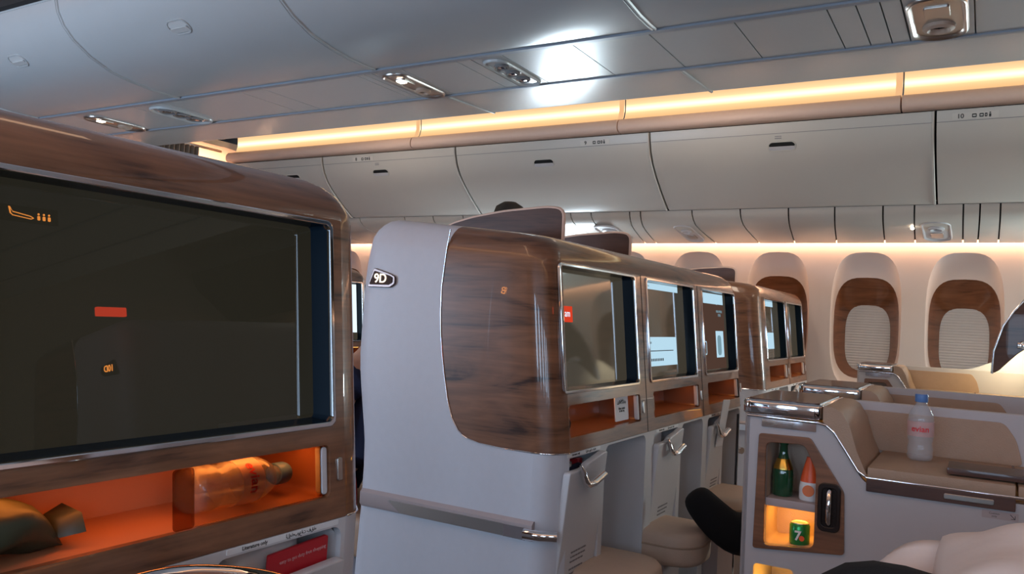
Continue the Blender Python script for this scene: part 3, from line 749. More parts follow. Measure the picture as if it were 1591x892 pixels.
# screen contents, and one reflection drawn in glowing colour ---------------------------------------------------
def sq(scr, name, x0, x1, z0, z1, m, d=.0385, r=.002): return link(name, plate(rrect(x0, x1, z0, z1, r), [], .0006, FM(d)), m, scr, smooth=0)
def st(scr, name, s, size, x, z, m, mirror=False, d=.0378):
    Mx = FM(d) @ Matrix.Translation((x, z, 0)) @ (Matrix.Scale(-1, 4, (1, 0, 0)) if mirror else Matrix.Identity(4))
    return link(name, text(s, size, Mx, .0002), m, scr, smooth=0)
def ui_reflection(scr, a, b):  # red reflection of another screen, painted on the glass as glowing colour
    sq(scr, 'display_banner', a+.05, a+.150, -.015, .032, M['uired']); st(scr, 'display_text', 'am', .030, a+.116, .010, M['uiwhite'])
def ui_player(scr, a, b):
    sq(scr, 'display_bar', a+.004, b-.075, .118, .141, M['uiblue']); st(scr, 'display_text', '12:40    Menu', .011, a+.10, .130, M['uidim'])
    sq(scr, 'display_panel', a+.03, b-.12, -.165, -.058, M['uiblue'])
    p = merge([text('The Program', .016, FM(.0378) @ Matrix.Translation((a+.085, -.078, 0)), .0002)]+
              [plate(rrect(a+.05, b-.16, -.1105, -.1075, .001), [], .0004, FM(.0378))]+[plate(rrect(a+.05+.017*k, a+.06+.017*k, -.147, -.137, .002), [], .0004, FM(.0378)) for k in range(12)])
    link('display_controls', p, M['ink'], scr, smooth=0)
def ui_info(scr, a, b):
    sq(scr, 'display_background', a+.004, b-.04, -.2, .09, M['uibrown'], .0392); sq(scr, 'display_bar', a+.004, b-.05, .092, .138, M['uiblue'])
    sq(scr, 'display_picture', b-.19, b-.07, -.150, -.030, M['uiblue']); sq(scr, 'display_picture', b-.17, b-.11, -.140, -.050, M['uidim'], .038, .02)
    st(scr, 'display_text', 'MAIN MENU\nITEMS', .017, b-.12, .050, M['uidim'])
    for k in range(1, 4): link('display_icon', plate(rrect(a+.006+.042*k, a+.038+.042*k, -.135, -.075, .008), [rrect(a+.010+.042*k, a+.034+.042*k, -.130, -.080, .006)], .0006, FM(.0385)), M['uiblue'], scr, smooth=0)
def ui_win(scr, a, b):
    sq(scr, 'display_bar', a+.01, b-.15, .110, .141, M['uiblue']); sq(scr, 'display_panel', a+.06, b-.17, -.15, -.05, M['uiblue'])
cmods = [dict(s=(2.011, 2.566), h=(2.035, 2.575), p=(1.992, 2.245), f=(2.275, 2.615), ui=ui_reflection, seam=0, side=-1),
         dict(s=(2.681, 3.205), h=(2.70, 3.225), p=(2.69, 2.955), f=(2.99, 3.26), ui=ui_player, seam=2.632, side=1),
         dict(s=(3.325, 3.825), h=(3.345, 3.835), p=(3.325, 3.53), f=(3.56, 3.83), ui=ui_info, seam=3.268, side=1)]
for m_ in cmods: m_['side'] = 1
centre = make_shell(1.955, 3.905, 'white and walnut centre seat shell with three screens and lit number 9D', cmods, sign=('9D', -1, M['signwhite']))
nmods = [dict(s=(-.06, .43), h=(-.05, .425), p=(.19, .42), f=(-.05, .17), seam=0), dict(s=(.495, 1.087), h=(.455, 1.082), p=(.835, 1.11), f=(.50, .80), seam=.4425, ft=-.452, tb=-.445)]
near = make_shell(-.14, 1.195, 'walnut seat shell closest to the camera with one huge dark screen', nmods, sign=('9B', 1, M['signamber']))
wmods = [dict(s=(4.83, 5.37), h=(4.87, 5.37), p=(4.83, 5.05), f=(5.08, 5.36), ui=ui_win, seam=0), dict(s=(5.44, 5.93), h=(5.46, 5.93), p=(5.44, 5.62), f=(5.66, 5.93), seam=5.405)]
winsh = make_shell(4.685, 6.05, 'walnut window side seat shell with two small distant screens', wmods, y0=.09, dz=.016)
s8 = dup(centre, (0, 2.30, 0), 'next centre seat shell ahead, glimpsed in the gap beside the near shell')
scr8 = [c for c in s8.children if c.name.startswith('screen') and not c.name.startswith('screen_')]
scr8.sort(key=lambda c: sum(v.co.x for v in c.data.vertices)/len(c.data.vertices))
sq(scr8[-1], 'display_background', 3.50, 3.815, -.16, .135, M['uiwhite'], .0375)
s10 = dup(centre, (0, -2.49, .0), 'centre seat shell behind the camera row with lit number 10D')
for c_ in s10.children:
    if c_.name.startswith('seat_number_plate'):
        for d_ in c_.children:
            if d_.name.startswith('lit_number'):
                me = text('10D', .036, SM(1.955, .004) @ Matrix.Translation((-1.622, .090, .0062)), .0006, bold=.0005); me.materials.append(M['signamber']); d_.data = me
# ------------------------------------------------------------------ privacy dividers above the shells
def divider(x, h, label, yfar=1.86, yn=1.33, zn=None):
    t = thing('privacy_divider', label, 'privacy divider', (x, yn, .18), 'walnut privacy dividers')
    out = [(yn, -.2), (yfar+.1, -.2), (yfar+.02, h-.085), (yfar-.10, h-.032), (yfar-.25, h-.008), (yn+.02, h), (yn, h-.02)]
    out = [(yn, -.2), (yfar+.03, -.2), (yfar+.03, h-.10), (yfar-.03, h-.055), (yfar-.14, h-.028), (yfar-.28, h-.008), (yn+.06, h+.004), (yn, h-.005)]
    Mx = frame((x, 0, 0), (0, 1, 0), (0, 0, 1), (1, 0, 0))
    link('panel', plate(rpoly(out, .03), [], .02, Mx, .002), M['wood_dark'], t)
    inn = [(p[0], p[1]) for p in rpoly(out, .03)]
    g = G(); c = Vector(((yn+yfar)/2, h*.4)); pth = [(x, p[0], p[1]) for p in rpoly(out, .03)]; pth.append(pth[0]); g.tube(pth, .009, 8); link('edge_trim', g.mesh(), M['cove'], t, smooth=60)
divider(2.60, .393, 'large walnut divider rising behind the 9D shell')
divider(3.24, .372, 'walnut divider just right of the largest one')
divider(5.40, .382, 'farthest walnut divider rising behind the window side shell', yfar=1.98, yn=1.45)
# glossy wing beside the right window seat
t = thing('seat_wing', 'dark glossy curved walnut wing cut by the right edge of the photo', 'seat wing', (4.72, -.2, -.2))
W_ = [(-.035, -.165), (-.04, -.06), (-.075, .06), (-.115, .13), (-.17, .20), (-.26, .27), (-.42, .32), (-.60, .33), (-.60, -.03), (-.18, -.03), (-.135, -.065), (-.09, -.115), (-.06, -.150)]
W_ = [(y*1.07, z*1.07) for y, z in W_]
Mx = frame((4.72, 0, 0), (0, 1, 0), (0, 0, 1), (1, 0, 0))
link('panel', plate(rpoly(W_, .02), [], .03, Mx, .004), M['wood_dark'], t)
g = G(); g.tube([(4.703, y+.002, z) for y, z in W_[:8]], .006, 8); link('chrome_edge', g.mesh(), M['chrome'], t, smooth=60)
g = G(); g.box(4.68, 4.70, -.21, -.14, -.045, -.015, .004); g.lathe([(.001, -.02), (.014, -.018), (.016, 0), (.010, .012), (.001, .014)], c=(4.69, -.165, -.02), n=16); link('lamp_head', g.mesh(), M['chrome'], t, smooth=60)
g = G(); W2 = [(.14, -.19), (.04, -.165), (-.06, -.115), (-.13, -.05), (-.22, -.01), (-.62, .0), (-.62, -1.18), (.14, -1.18)]
link('side_panel', plate(rpoly([(y*1.07, z) for y, z in W2], .03), [], .03, frame((5.03, 0, 0), (0, 1, 0), (0, 0, 1), (1, 0, 0)), .004), M['white'], t)

# ================================================================== CONSOLES BETWEEN THE SEATS
def make_console(label):
    X0, X1 = 1.93, 2.25
    t = thing('seat_console', label, 'seat console', (X0, .2, FZ), 'seat consoles with chrome armrests')
    YB = -.62
    side = [(.476, FZ+.002), (.476, -.203), (.318, -.21), (.300, -.216), (.283, -.232), (.228, -.318), (.216, -.330), (YB, -.330), (YB, FZ+.002)]
    dn = [(.447, -.247), (.333, -.245), (.258, -.357), (.254, -.493), (.452, -.513)]
    # near side wall with the cabinet opening
    def SP(p): return [(-y, z) for y, z in p]
    inner = rpoly(SP([(.430, -.266), (.345, -.262), (.290, -.362), (.288, -.489), (.427, -.502)]), .012)
    Ms = SM(X0)
    lowop = rrect(-.45, -.36, -.66, -.548, .01)
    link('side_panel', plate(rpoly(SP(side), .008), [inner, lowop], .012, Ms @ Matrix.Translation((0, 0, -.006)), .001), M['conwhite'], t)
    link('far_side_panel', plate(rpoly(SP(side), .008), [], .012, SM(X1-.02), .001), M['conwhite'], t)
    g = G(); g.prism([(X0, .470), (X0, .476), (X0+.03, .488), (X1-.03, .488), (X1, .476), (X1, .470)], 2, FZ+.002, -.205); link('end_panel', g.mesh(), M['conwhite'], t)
    # cabinet door : wooden frame round the window, black handle
    hnd = rrect(-.310, -.262, -.447, -.342, .012)
    door = link('cabinet_door', plate(rpoly(SP(dn), .008), [rpoly(SP([(.430, -.266), (.345, -.262), (.318, -.318), (.318, -.489), (.427, -.502)]), .014)], .008, Ms @ Matrix.Translation((0, 0, .004)), .0015), M['wood'], t)
    link('door_edge', plate(rpoly(SP([(y+(.003 if y > .3 else -.003), z+(.003 if z > -.4 else -.003)) for y, z in dn]), .008), [], .003, Ms @ Matrix.Translation((0, 0, .0005))if False else Ms @ Matrix.Translation((0, 0, -.0145)), 0), M['gap'], t).hide_render = True
    hd = link('handle_recess', plate(rrect(-.312, -.264, -.447, -.340, .014), [rrect(-.303, -.272, -.436, -.351, .010)], .006, Ms @ Matrix.Translation((0, 0, .010)), .002), M['handleblack'], door)
    g = G(); P = lambda u, v, d: Ms @ Vector((u, v, d))
    g.tube([P(-.288, -.356, .006), P(-.288, -.362, .014), P(-.288, -.40, .016), P(-.288, -.424, .014), P(-.288, -.431, .006)], .006, 8); link('handle', g.mesh(), M['chrome'], door, smooth=60)
    link('handle_back', plate(rrect(-.306, -.270, -.440, -.346, .012), [], .004, Ms @ Matrix.Translation((0, 0, .006))), M['handleblack'], door)
    # cabinet inside
    g = G(); g.prism([(.436, -.255), (.283, -.255), (.283, -.395), (.436, -.395)][::1], 0, X0+.13, X0+.135)
    g = G()
    A = [(X0+.005, -p[0], p[1]) for p in inner]; B = [(X0+.13, -p[0], p[1]) for p in inner]
    g.loft([A, B], True, False); g.b.faces.new([g.b.verts.new(p) for p in B]); link('cabinet_liner', g.mesh(), M['cream'], t, smooth=40)
    g = G(); g.box(X0+.002, X0+.13, .290, .428, -.412, -.394, .002); link('cabinet_shelf', g.mesh(), M['bumper'], t)
    g = G(); g.box(X0+.02, X0+.10, .33, .41, -.4145, -.4125); link('cabinet_light', g.mesh(), M['cabled'], t)
    g = G(); g.box(X0+.02, X0+.10, .37, .43, -.5505, -.5485); g.box(X0+.03, X0+.20, .35, .46, -.665, -.66); link('base_light', g.mesh(), M['cabled'], t)
    # armrest
    g = G(); g.add(plate(rrect(X0-.012, X1, .306, .488, .022), [], .034, Matrix.Translation((0, 0, -.187)), .006)); link('chrome_armrest', g.mesh(), M['chrome'], t, smooth=50)
    g = G(); g.add(plate(rrect(X0+.004, X1-.01, .318, .478, .018), [], .003, Matrix.Translation((0, 0, -.1695)))); link('armrest_top', g.mesh(), M['wood_dark'], t)
    link('chrome_inlay', plate(rrect(-.442, -.322, -.2315, -.2135, .001), [], .004, Ms @ Matrix.Translation((0, 0, .002))), M['chrome'], t)
    # beige padded slope and ledge
    sl = [(.306, -.170), (.294, -.172), (.275, -.192), (.232, -.278), (.220, -.290), (.2, -.294), (YB, -.294), (YB, -.312), (.216, -.312), (.222, -.308), (.283, -.218), (.300, -.206), (.306, -.204)]
    sl = [(.308, -.172), (.285, -.173), (.268, -.183), (.250, -.215), (.236, -.262), (.226, -.285), (.214, -.312), (.222, -.318), (.283, -.230), (.300, -.214), (.308, -.206)]
    g = G(); g.prism(sl, 0, X0-.006, X1-.02); link('padded_slope', g.mesh(), M['leather'], t, smooth=50)
    g = G(); g.box(X0-.006, X1-.02, -.062, .213, -.316, -.294, .005); link('padded_ledge', g.mesh(), M['leather'], t, smooth=50)
    g = G(); g.box(X0-.006, X1-.02, YB, -.066, -.316, -.294, .005); link('padded_ledge', g.mesh(), M['leather'], t, smooth=50)
    g = G(); g.tube([(X0-.004, .476, -.208), (X0-.004, .318, -.210), (X0-.004, .300, -.214), (X0-.004, .283, -.228), (X0-.004, .232, -.306), (X0-.004, .214, -.3175), (X0-.004, -.062, -.3175), (X0-.004, YB, -.3175)], .0035, 8); link('chrome_line', g.mesh(), M['chrome'], t, smooth=60)
    link('drawer_front', plate(rrect(.062-.276+.0, .0615, -.345, -.319, .002) if False else rrect(-.214, .062, -.346, -.319, .002), [], .008, Ms @ Matrix.Translation((0, 0, .004)), .001), M['wood_dark'], t)
    link('drawer_plate', plate(rrect(-.065, .025, -.338, -.327, .003), [], .004, Ms @ Matrix.Translation((0, 0, .0085)), .001), M['satin'], t)
    # raised inner wall with beige panel
    yr = .315
    rim = [(-.32, -.33), (-.32, -.178), (-.28, -.176), (.62, -.176), (.62, -.33)]
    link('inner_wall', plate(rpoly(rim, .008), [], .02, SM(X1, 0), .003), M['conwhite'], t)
    link('inner_panel', plate(rpoly([(-.245, -.296), (-.285, -.198), (.045, -.198), (.070, -.235), (.085, -.296)], .014), [], .004, SM(X1-.012, 0), .001), M['leather'], t)
    # sticker with arrow
    link('sticker', plate(rrect(.004, .068, -.366, -.350, .002), [], .0008, Ms @ Matrix.Translation((0, 0, .0005))), M['bumper'], t)
    A2 = Ms @ Matrix.Translation((.058, -.358, .0012))
    link('sticker_text', merge([text('Cushion\nonly', .0055, Ms @ Matrix.Translation((.026, -.358, .0012)), .0001), plate([(-.004, .005), (.0035, -.0028), (.0035, .003), (.0045, .003), (.0045, -.0045), (-.003, -.0045), (-.003, -.0035), (.0027, -.0035), (-.0048, .0042)], [], .0003, A2)]), M['ink'], t, smooth=0)
    return t
M['cabled'] = emis('cabinet_led', (1, .45, .06), 6.5)
con = make_console('nearest console with open lit minibar, bottle on its ledge')
for ob in [o for o in bpy.data.objects if o.name.startswith('door_edge')]: bpy.data.objects.remove(ob)
dup(con, (.66, 0, 0), 'second console, chrome armrest just behind the nearest one')
dup(con, (2.75, .10, 0), 'farthest console under the left of the two full windows, lit by warm light')
# dark handset on the ledge
g = G(); g.box(1.95, 2.06, -.40, .062, -.291, -.277, .005); 
tag(link('tray_table_leaf', g.mesh(), M['wood_dark']), 'dark folded wooden leaf lying on the ledge right of the bottle', 'folding leaf')

# ================================================================== LOOSE THINGS
def bottle(name, label, base, s=1.0, rot=None, still='evian'):
    t = thing(name, label, 'water bottle', base)
    T = (Matrix.Translation(base) @ (rot or Matrix.Identity(4)) @ Matrix.Scale(s, 4))
    pr = [(.001, .002), (.022, 0), (.029, .004), (.031, .012), (.0295, .020), (.031, .028), (.0295, .036), (.0275, .045), (.0305, .055), (.031, .062), (.0305, .098), (.031, .106), (.0285, .118), (.022, .132), (.015, .142), (.0125, .147), (.0125, .156), (.001, .156)]
    g = G(); g.lathe(pr, Mx=T, n=32); link('bottle_body', g.mesh(), M['pet2' if rot else 'pet'], t, smooth=50)
    wl = [(.001, .004), (.0215, .003), (.028, .006), (.0293, .012), (.0278, .020), (.0293, .028), (.028, .036), (.026, .045), (.029, .055), (.029, .062), (.001, .062)]
    g = G(); g.lathe([(.0315, .063), (.0318, .064), (.0318, .100), (.0315, .101)], Mx=T, n=32, cap=False); link('label_band', g.mesh(), M['pinklabel'], t, smooth=60)
    g = G(); g.lathe([(.001, .150), (.0145, .150), (.0155, .152), (.0155, .167), (.0145, .170), (.001, .170)], Mx=T, n=24); cap = link('bottle_cap', g.mesh(), M['bluecap'], t, smooth=40)
    # lettering wrapped round the label
    me = text(still, .021, Matrix.Identity(4), .0002, bold=.0003)
    for v in me.vertices:
        a = v.co.x/.032+math.radians(BA); r = .0322+v.co.z
        v.co = T @ Vector((r*math.cos(a), r*math.sin(a), .082+v.co.y))
    link('label_text', me, M['redink'], t, smooth=0)
    return t
BA = 182
bottle('water_bottle', 'small clear water bottle with blue cap standing on the console ledge', (2.13, .124, -.2935), .905)
# green bottle, juice bottle, can in the minibar
t = thing('glass_bottle', 'dark green glass bottle with gold neck label in the minibar', 'bottle', (1.985, .402, -.3935))
g = G(); g.lathe([(.001, 0), (.0215, 0), (.024, .004), (.024, .052), (.021, .066), (.013, .086), (.0095, .10), (.009, .117), (.0105, .119), (.0105, .126), (.001, .127)], c=t.location, n=28); link('bottle_body', g.mesh(), M['greenglass'], t, smooth=50)
g = G(); g.lathe([(.0226, .062), (.0216, .0665), (.0145, .085), (.014, .086)], c=t.location, n=28); link('neck_label', g.mesh(), M['gold'], t, smooth=60)
t = thing('juice_bottle', 'small bottle with red orange top and pale label in the minibar', 'bottle', (1.975, .338, -.3935))
g = G(); g.lathe([(.001, 0), (.023, 0), (.025, .004), (.0245, .03), (.022, .045), (.001, .045)], c=t.location, n=28); link('bottle_body', g.mesh(), M['whitelabel'], t, smooth=50)
g = G(); g.lathe([(.0225, .042), (.0215, .050), (.015, .078), (.011, .092), (.010, .098), (.001, .099)], c=t.location, n=28); link('bottle_top', g.mesh(), M['orange'], t, smooth=50)
g = G(); Mx = frame(Vector(t.location)+Vector((-.0252, 0, .024)), (0, -1, 0), (0, 0, 1), (-1, 0, 0)); g.add(plate([(.013*math.cos(a*.3), .013*math.sin(a*.3)) for a in range(21)], [], .001, Mx)); link('label_disc', g.mesh(), M['orangelabel'], t)
t = thing('drink_can', 'green soft drink can on the lit lower minibar shelf', 'can', (1.97, .357, -.4985))
g = G(); g.lathe([(.001, 0), (.019, 0), (.0225, .005), (.0225, .045), (.0195, .050), (.001, .050)], c=t.location, n=28); link('can_body', g.mesh(), M['canGreen'], t, smooth=50)
g = G(); g.lathe([(.001, .0502), (.0185, .0502), (.0195, .052), (.020, .0505)], c=t.location, n=28); link('can_lid', g.mesh(), M['canTop'], t, smooth=50)
Mx = frame(Vector(t.location)+Vector((-.0229, 0, .024)), (0, -1, 0), (0, 0, 1), (-1, 0, 0))
link('can_numeral', text('7', .030, Mx, .0004, bold=.0008), M['whitelabel'], t, smooth=0)
g = G(); g.add(plate([(.006*math.cos(a*.3), .006*math.sin(a*.3)) for a in range(21)], [], .0008, Mx @ Matrix.Translation((.009, -.004, 0)))); link('red_dot', g.mesh(), M['orange'], t)
# lying bottle and pouch on the near shelf, acrylic flap
BA = 250
rot = Matrix.Rotation(math.radians(90), 4, 'Y') @ Matrix.Rotation(math.radians(0), 4, 'Z')
bottle('water_bottle', 'clear water bottle lying on its side on the amber lit near shelf', (.835, 1.052, -.2985), 1.22, rot)
g = G(); random.seed(8)
t = thing('pouch', 'crumpled olive pouch at the left end of the amber lit near shelf', 'pouch', (.56, 1.05, -.335))
rings = []
for k in range(13):
    u = k/12; x = .475+.155*u; w = (1-(2*u-1)**4*.6)
    rr = []
    hgt = .080*(1-u**5*.75)*w
    for j in range(20):
        a = 2*math.pi*j/20; cr = 1+.10*math.sin(3*a+u*9)+.06*math.sin(7*a+3*u)
        rr.append((x, 1.055+.048*cr*math.cos(a)*(1-u**4*.6), -.3345+hgt/2+hgt/2*cr*.92*math.sin(a)))
    rings.append(rr)
g.loft(rings); link('pouch_body', g.mesh(), M['bag'], t, smooth=80)
g = G(); g.loft([[(.622, 1.03, -.32), (.622, 1.075, -.318), (.622, 1.07, -.296), (.622, 1.035, -.298)], [(.652, 1.02, -.316), (.655, 1.085, -.312), (.652, 1.08, -.288), (.650, 1.03, -.292)]]); link('pouch_knot', g.mesh(), M['bag'], t, smooth=80)
g = G(); g.add(plate(rrect(.764, .800, -.336, -.2485, .006), [], .003, FM(.004), .001)); tag(link('shelf_slider', g.mesh(), M['smoke']), 'smoked sliding tab closing part of the amber near shelf', 'sliding cover')
g = G(); g.add(plate(rrect(.80, 1.075, -.336, -.2485, .006), [], .002, FM(.008))); tag(link('shelf_cover', g.mesh(), M['acrylic']), 'clear sliding cover in front of the bottle on the near shelf', 'shelf cover')
# card and headset on the first centre shelf
g = G(); g.add(plate(rrect(2.425, 2.535, -.330, -.252, .004), [], .003, FM(.03))); c = tag(link('card', g.mesh(), M['paper']), 'white printed card standing on the first centre shelf', 'card')
Lm = []
for z, wds in ((-.264, 'معلومات'), (-.271, 'للركاب الكرام'), (-.290, 'Must remain'), (-.298, 'in this bag')): Lm.append(text(wds, .0105, FM(.0278) @ Matrix.Translation((2.478, z, 0)), .0002, bold=.0002))
me = merge(Lm); o = link('card_text', me, M['ink'], None, 0); o.parent = c; o.location = o.location-c.location
t = thing('headset', 'black headset pushed into the left of the first centre shelf', 'headset', (2.11, 1.06, -.335))
g = G(); g.tube([(2.085+.035*math.cos(math.radians(a)), 1.06, -.312+.052*math.sin(math.radians(a))) for a in range(-10, 195, 12)], .006, 8); link('headband', g.mesh(), M['sock'], t, smooth=60)
for x in (2.055, 2.125):
    g = G(); g.lathe([(.001, -.012), (.022, -.010), (.024, 0), (.020, .010), (.001, .012)], Mx=Matrix.Translation((x, 1.055, -.312)) @ Matrix.Rotation(math.radians(70), 4, 'Y'), n=20); link('ear_cup', g.mesh(), M['sock'], t, smooth=60)
g = G(); g.add(plate(rrect(2.715, 2.80, -.332, -.262, .02), [], .05, FM(.055), .012)); tag(link('toiletry_pouch', g.mesh(), M['taupe'], smooth=60), 'brown pouch on the second centre shelf', 'pouch')
t = thing('headset', 'dark headset on the third centre shelf', 'headset', (3.43, 1.06, -.335))
g = G(); g.tube([(3.43+.035*math.cos(math.radians(a)), 1.06, -.312+.050*math.sin(math.radians(a))) for a in range(-10, 195, 12)], .006, 8); link('headband', g.mesh(), M['sock'], t, smooth=60)
for x in (3.395, 3.465):
    g = G(); g.lathe([(.001, -.012), (.022, -.010), (.024, 0), (.020, .010), (.001, .012)], Mx=Matrix.Translation((x, 1.055, -.312)) @ Matrix.Rotation(math.radians(70), 4, 'Y'), n=20); link('ear_cup', g.mesh(), M['sock'], t, smooth=60)
# booklets and bags in the pockets
def slab(name, x0, x1, z0, z1, y, tilt, th, m, label, cat, rz=0):
    Mx = Matrix.Translation(((x0+x1)/2, y, (z0+z1)/2)) @ Matrix.Rotation(rz, 4, 'Y') @ Matrix.Rotation(tilt, 4, 'X') @ Matrix.Rotation(math.pi/2, 4, 'X')
    return tag(link(name, plate(rrect(-(x1-x0)/2, (x1-x0)/2, -(z1-z0)/2, (z1-z0)/2, .004), [], th, Mx, .001), m), label, cat)
bk = slab('booklet', .955, 1.09, -.62, -.408, 1.0, .06, .008, M['redcard'], 'red shopping booklet in the near literature pocket', 'booklet', -.05)
me = text('easy to get duty free shopping', .0088, Matrix.Translation((1.022, .986, -.424)) @ Matrix.Rotation(-.05, 4, 'Y') @ Matrix.Rotation(math.pi/2, 4, 'X'), .0002); o = link('cover_text', me, M['pinklabel'], None, 0); o.parent = bk; o.location = o.location-bk.location
g = G(); rings = []
for k in range(9):
    u = k/8; rings.append([(.965+(.105+.02*math.sin(5*u))*math.cos(a*2*math.pi/24), 1.035+.028*math.sin(a*2*math.pi/24)*(1+.2*math.sin(a)), -.62+.215*u+.008*math.sin(a*1.7)) for a in range(24)])
rings.append([(.955+.095*math.cos(a*2*math.pi/24), 1.035+.014*math.sin(a*2*math.pi/24), -.396+.004*math.sin(a*2.1)) for a in range(24)])
g.loft(rings); tag(link('plastic_bag', g.mesh(), M['clearbag'], smooth=80), 'crinkled grey plastic bag in the near literature pocket', 'bag')
slab('booklet', 2.03, 2.20, -.62, -.412, 1.035, .05, .008, M['redcard'], 'dark red magazine in the first centre pocket', 'booklet', .05)
slab('booklet', 2.01, 2.16, -.64, -.425, 1.015, .05, .012, M['navy'], 'dark blue magazine in front of the red one', 'booklet', -.04)
g = G(); rings = []
for k in range(9):
    u = k/8; rings.append([(2.065+(.055+.01*math.sin(5*u))*math.cos(a*2*math.pi/24), 1.018+.013*math.sin(a*2*math.pi/24), -.66+.24*u+.006*math.sin(a*1.7)) for a in range(24)])
g.loft(rings); tag(link('plastic_bag', g.mesh(), M['clearbag'], smooth=80), 'clear plastic bag bulging from the first centre pocket', 'bag')
slab('safety_card', 2.72, 2.86, -.60, -.400, 1.02, .05, .006, M['paper'], 'white card in the second centre pocket', 'card', -.1)
slab('paper_sheet', 3.40, 3.50, -.52, -.318, .955, .12, .003, M['paper'], 'white paper sticking up from the third centre pocket', 'paper', .06)
# ottomans
def ottoman(x0, x1, y0, y1, zt, label):
    t = thing('ottoman', label, 'ottoman', ((x0+x1)/2, (y0+y1)/2, FZ), 'beige ottomans in the centre footwells')
    g = G(); rings = []; Wd, Dp = (x1-x0)/2, (y1-y0)/2; cx, cy_ = (x0+x1)/2, (y0+y1)/2
    for z, s in ((zt-.11, .93), (zt-.105, .985), (zt-.09, 1.0), (zt-.035, 1.0), (zt-.014, .98), (zt-.004, .93), (zt, .82), (zt+.004, .4)):
        rings.append([(cx+p[0]*s, cy_+p[1]*s, z) for p in rrect(-Wd, Wd, -Dp, Dp, .10, 6)])
    g.loft(rings); link('cushion', g.mesh(), M['cream'], t, smooth=60)
    g = G(); g.tube([(cx+p[0]*1.0, cy_+p[1]*1.0, zt-.045) for p in rrect(-Wd, Wd, -Dp, Dp, .10, 6)+[rrect(-Wd, Wd, -Dp, Dp, .10, 6)[0]]], .004, 6); link('piping', g.mesh(), M['leather'], t, smooth=60)
    g = G(); g.box(x0+.05, x1-.05, y0+.12, y1-.02, FZ, zt-.105, .01); link('base', g.mesh(), M['bumper'], t)
    return t
ottoman(2.09, 2.40, .80, 1.14, -.715, 'beige ottoman under the first centre screen')
ottoman(2.62, 2.89, .80, 1.10, -.705, 'beige ottoman the black sock rests on')
ottoman(3.28, 3.62, .80, 1.14, -.70, 'farthest beige ottoman beyond the black leg')
# cocktail tray with chrome rim near the camera
t = thing('cocktail_tray', 'rounded wooden tray with chrome rim at the bottom edge of the photo', 'tray', (.62, .80, -.40), None)
out = rpoly([(.35, .60), (.74, .60), (.755, .80), (.70, .895), (.58, .90), (.35, .80)], .08, 8)
link('tray_top', plate(out, [], .012, Matrix.Translation((0, 0, -.356))), M['wood'], t)
g = G(); g.tube([(x, y, -.354) for x, y in out+[out[0]]], .010, 10); link('chrome_rim', g.mesh(), M['chrome'], t, smooth=60)
g = G(); g.tube([(.45, .66, -.36), (.45, .66, FZ)], .02, 12); link('post', g.mesh(), M['satin'], t, smooth=60)
# signs behind the camera (seen only as reflections)
g = G(); Mx = frame((1.94, -1.39, .83), (.66, 0, 0), (0, 0, .66), (0, 1, 0))
t = thing('lavatory_sign', 'lit amber lavatory sign hanging behind the camera, reflected in the near screen', 'sign', (1.94, -1.40, .80))
link('sign_board', plate(rrect(-.16, .22, -.05, .06, .01), [], .01, Mx @ Matrix.Translation((0, 0, -.008)), .002), M['black'], t)
g.add(plate([(-.11, .045), (-.10, .045), (-.085, .015), (.03, -.004), (.055, -.018), (.035, -.028), (-.085, -.014), (-.102, 0)], [[(-.098, .034), (-.083, .009), (.028, -.009), (.044, -.018), (.033, -.023), (-.083, -.009), (-.095, .002)]], .002, Mx))
for q in (.085, .12, .155):
    g.add(plate(rrect(q-.009, q+.009, -.028, .002, .006), [], .002, Mx)); g.add(plate([(q+.007*math.cos(a*.5), .014+.007*math.sin(a*.5)) for a in range(13)], [], .002, Mx))
me = g.mesh(); link('icons', me, M['signamber'], t, smooth=0)
g = G(); g.add(plate(rrect(-.06, .06, -.017, .017, .004), [], .01, frame((1.83, -.66, .28), (1, 0, 0), (0, 0, 1), (0, 1, 0))))
tag(link('exit_sign', g.mesh(), M['signred']), 'small glowing red sign across the aisle behind the camera', 'sign')

# ================================================================== PEOPLE
def person_leg():
    t = thing('person', 'person in black socks and trousers, foot resting on a beige ottoman', 'person', (3.1, .2, FZ))
    J = [((3.18, -.10, -.50), .12), ((3.12, .20, -.48), .11), ((3.04, .44, -.56), .105), ((2.90, .60, -.67), .105), ((2.81, .70, -.73), .085), ((2.775, .765, -.68), .072), ((2.755, .825, -.62), .062), ((2.75, .86, -.575), .048)]
    skinned('legs', J, [(0, 1), (1, 2), (2, 3), (3, 4), (4, 5), (5, 6), (6, 7)], M['sock'], t)
    return t
person_leg()
def neighbour():
    t = thing('person', 'seated person in black trousers under the white pillow at lower right', 'person', (1.1, -.4, FZ))
    J = [((1.20, -.80, -.62), .16), ((1.17, -.45, -.55), .10), ((1.12, -.10, -.40), .075), ((1.04, .125, -.315), .078), ((1.05, .17, -.40), .062), ((1.12, .06, -.75), .048), ((1.12, .04, -1.08), .04), ((1.12, .20, -1.15), .04),
         ((1.20, -.84, -.35), .17), ((1.20, -.87, -.05), .17), ((1.20, -.87, .06), .07), ((1.20, -.86, .17), .085), ((1.20, -.86, .25), .07)]
    skinned('body', J, [(0, 1), (1, 2), (2, 3), (3, 4), (4, 5), (5, 6), (6, 7), (0, 8), (8, 9), (9, 10), (10, 11), (11, 12)], M['sock'], t)
    return t
neighbour()
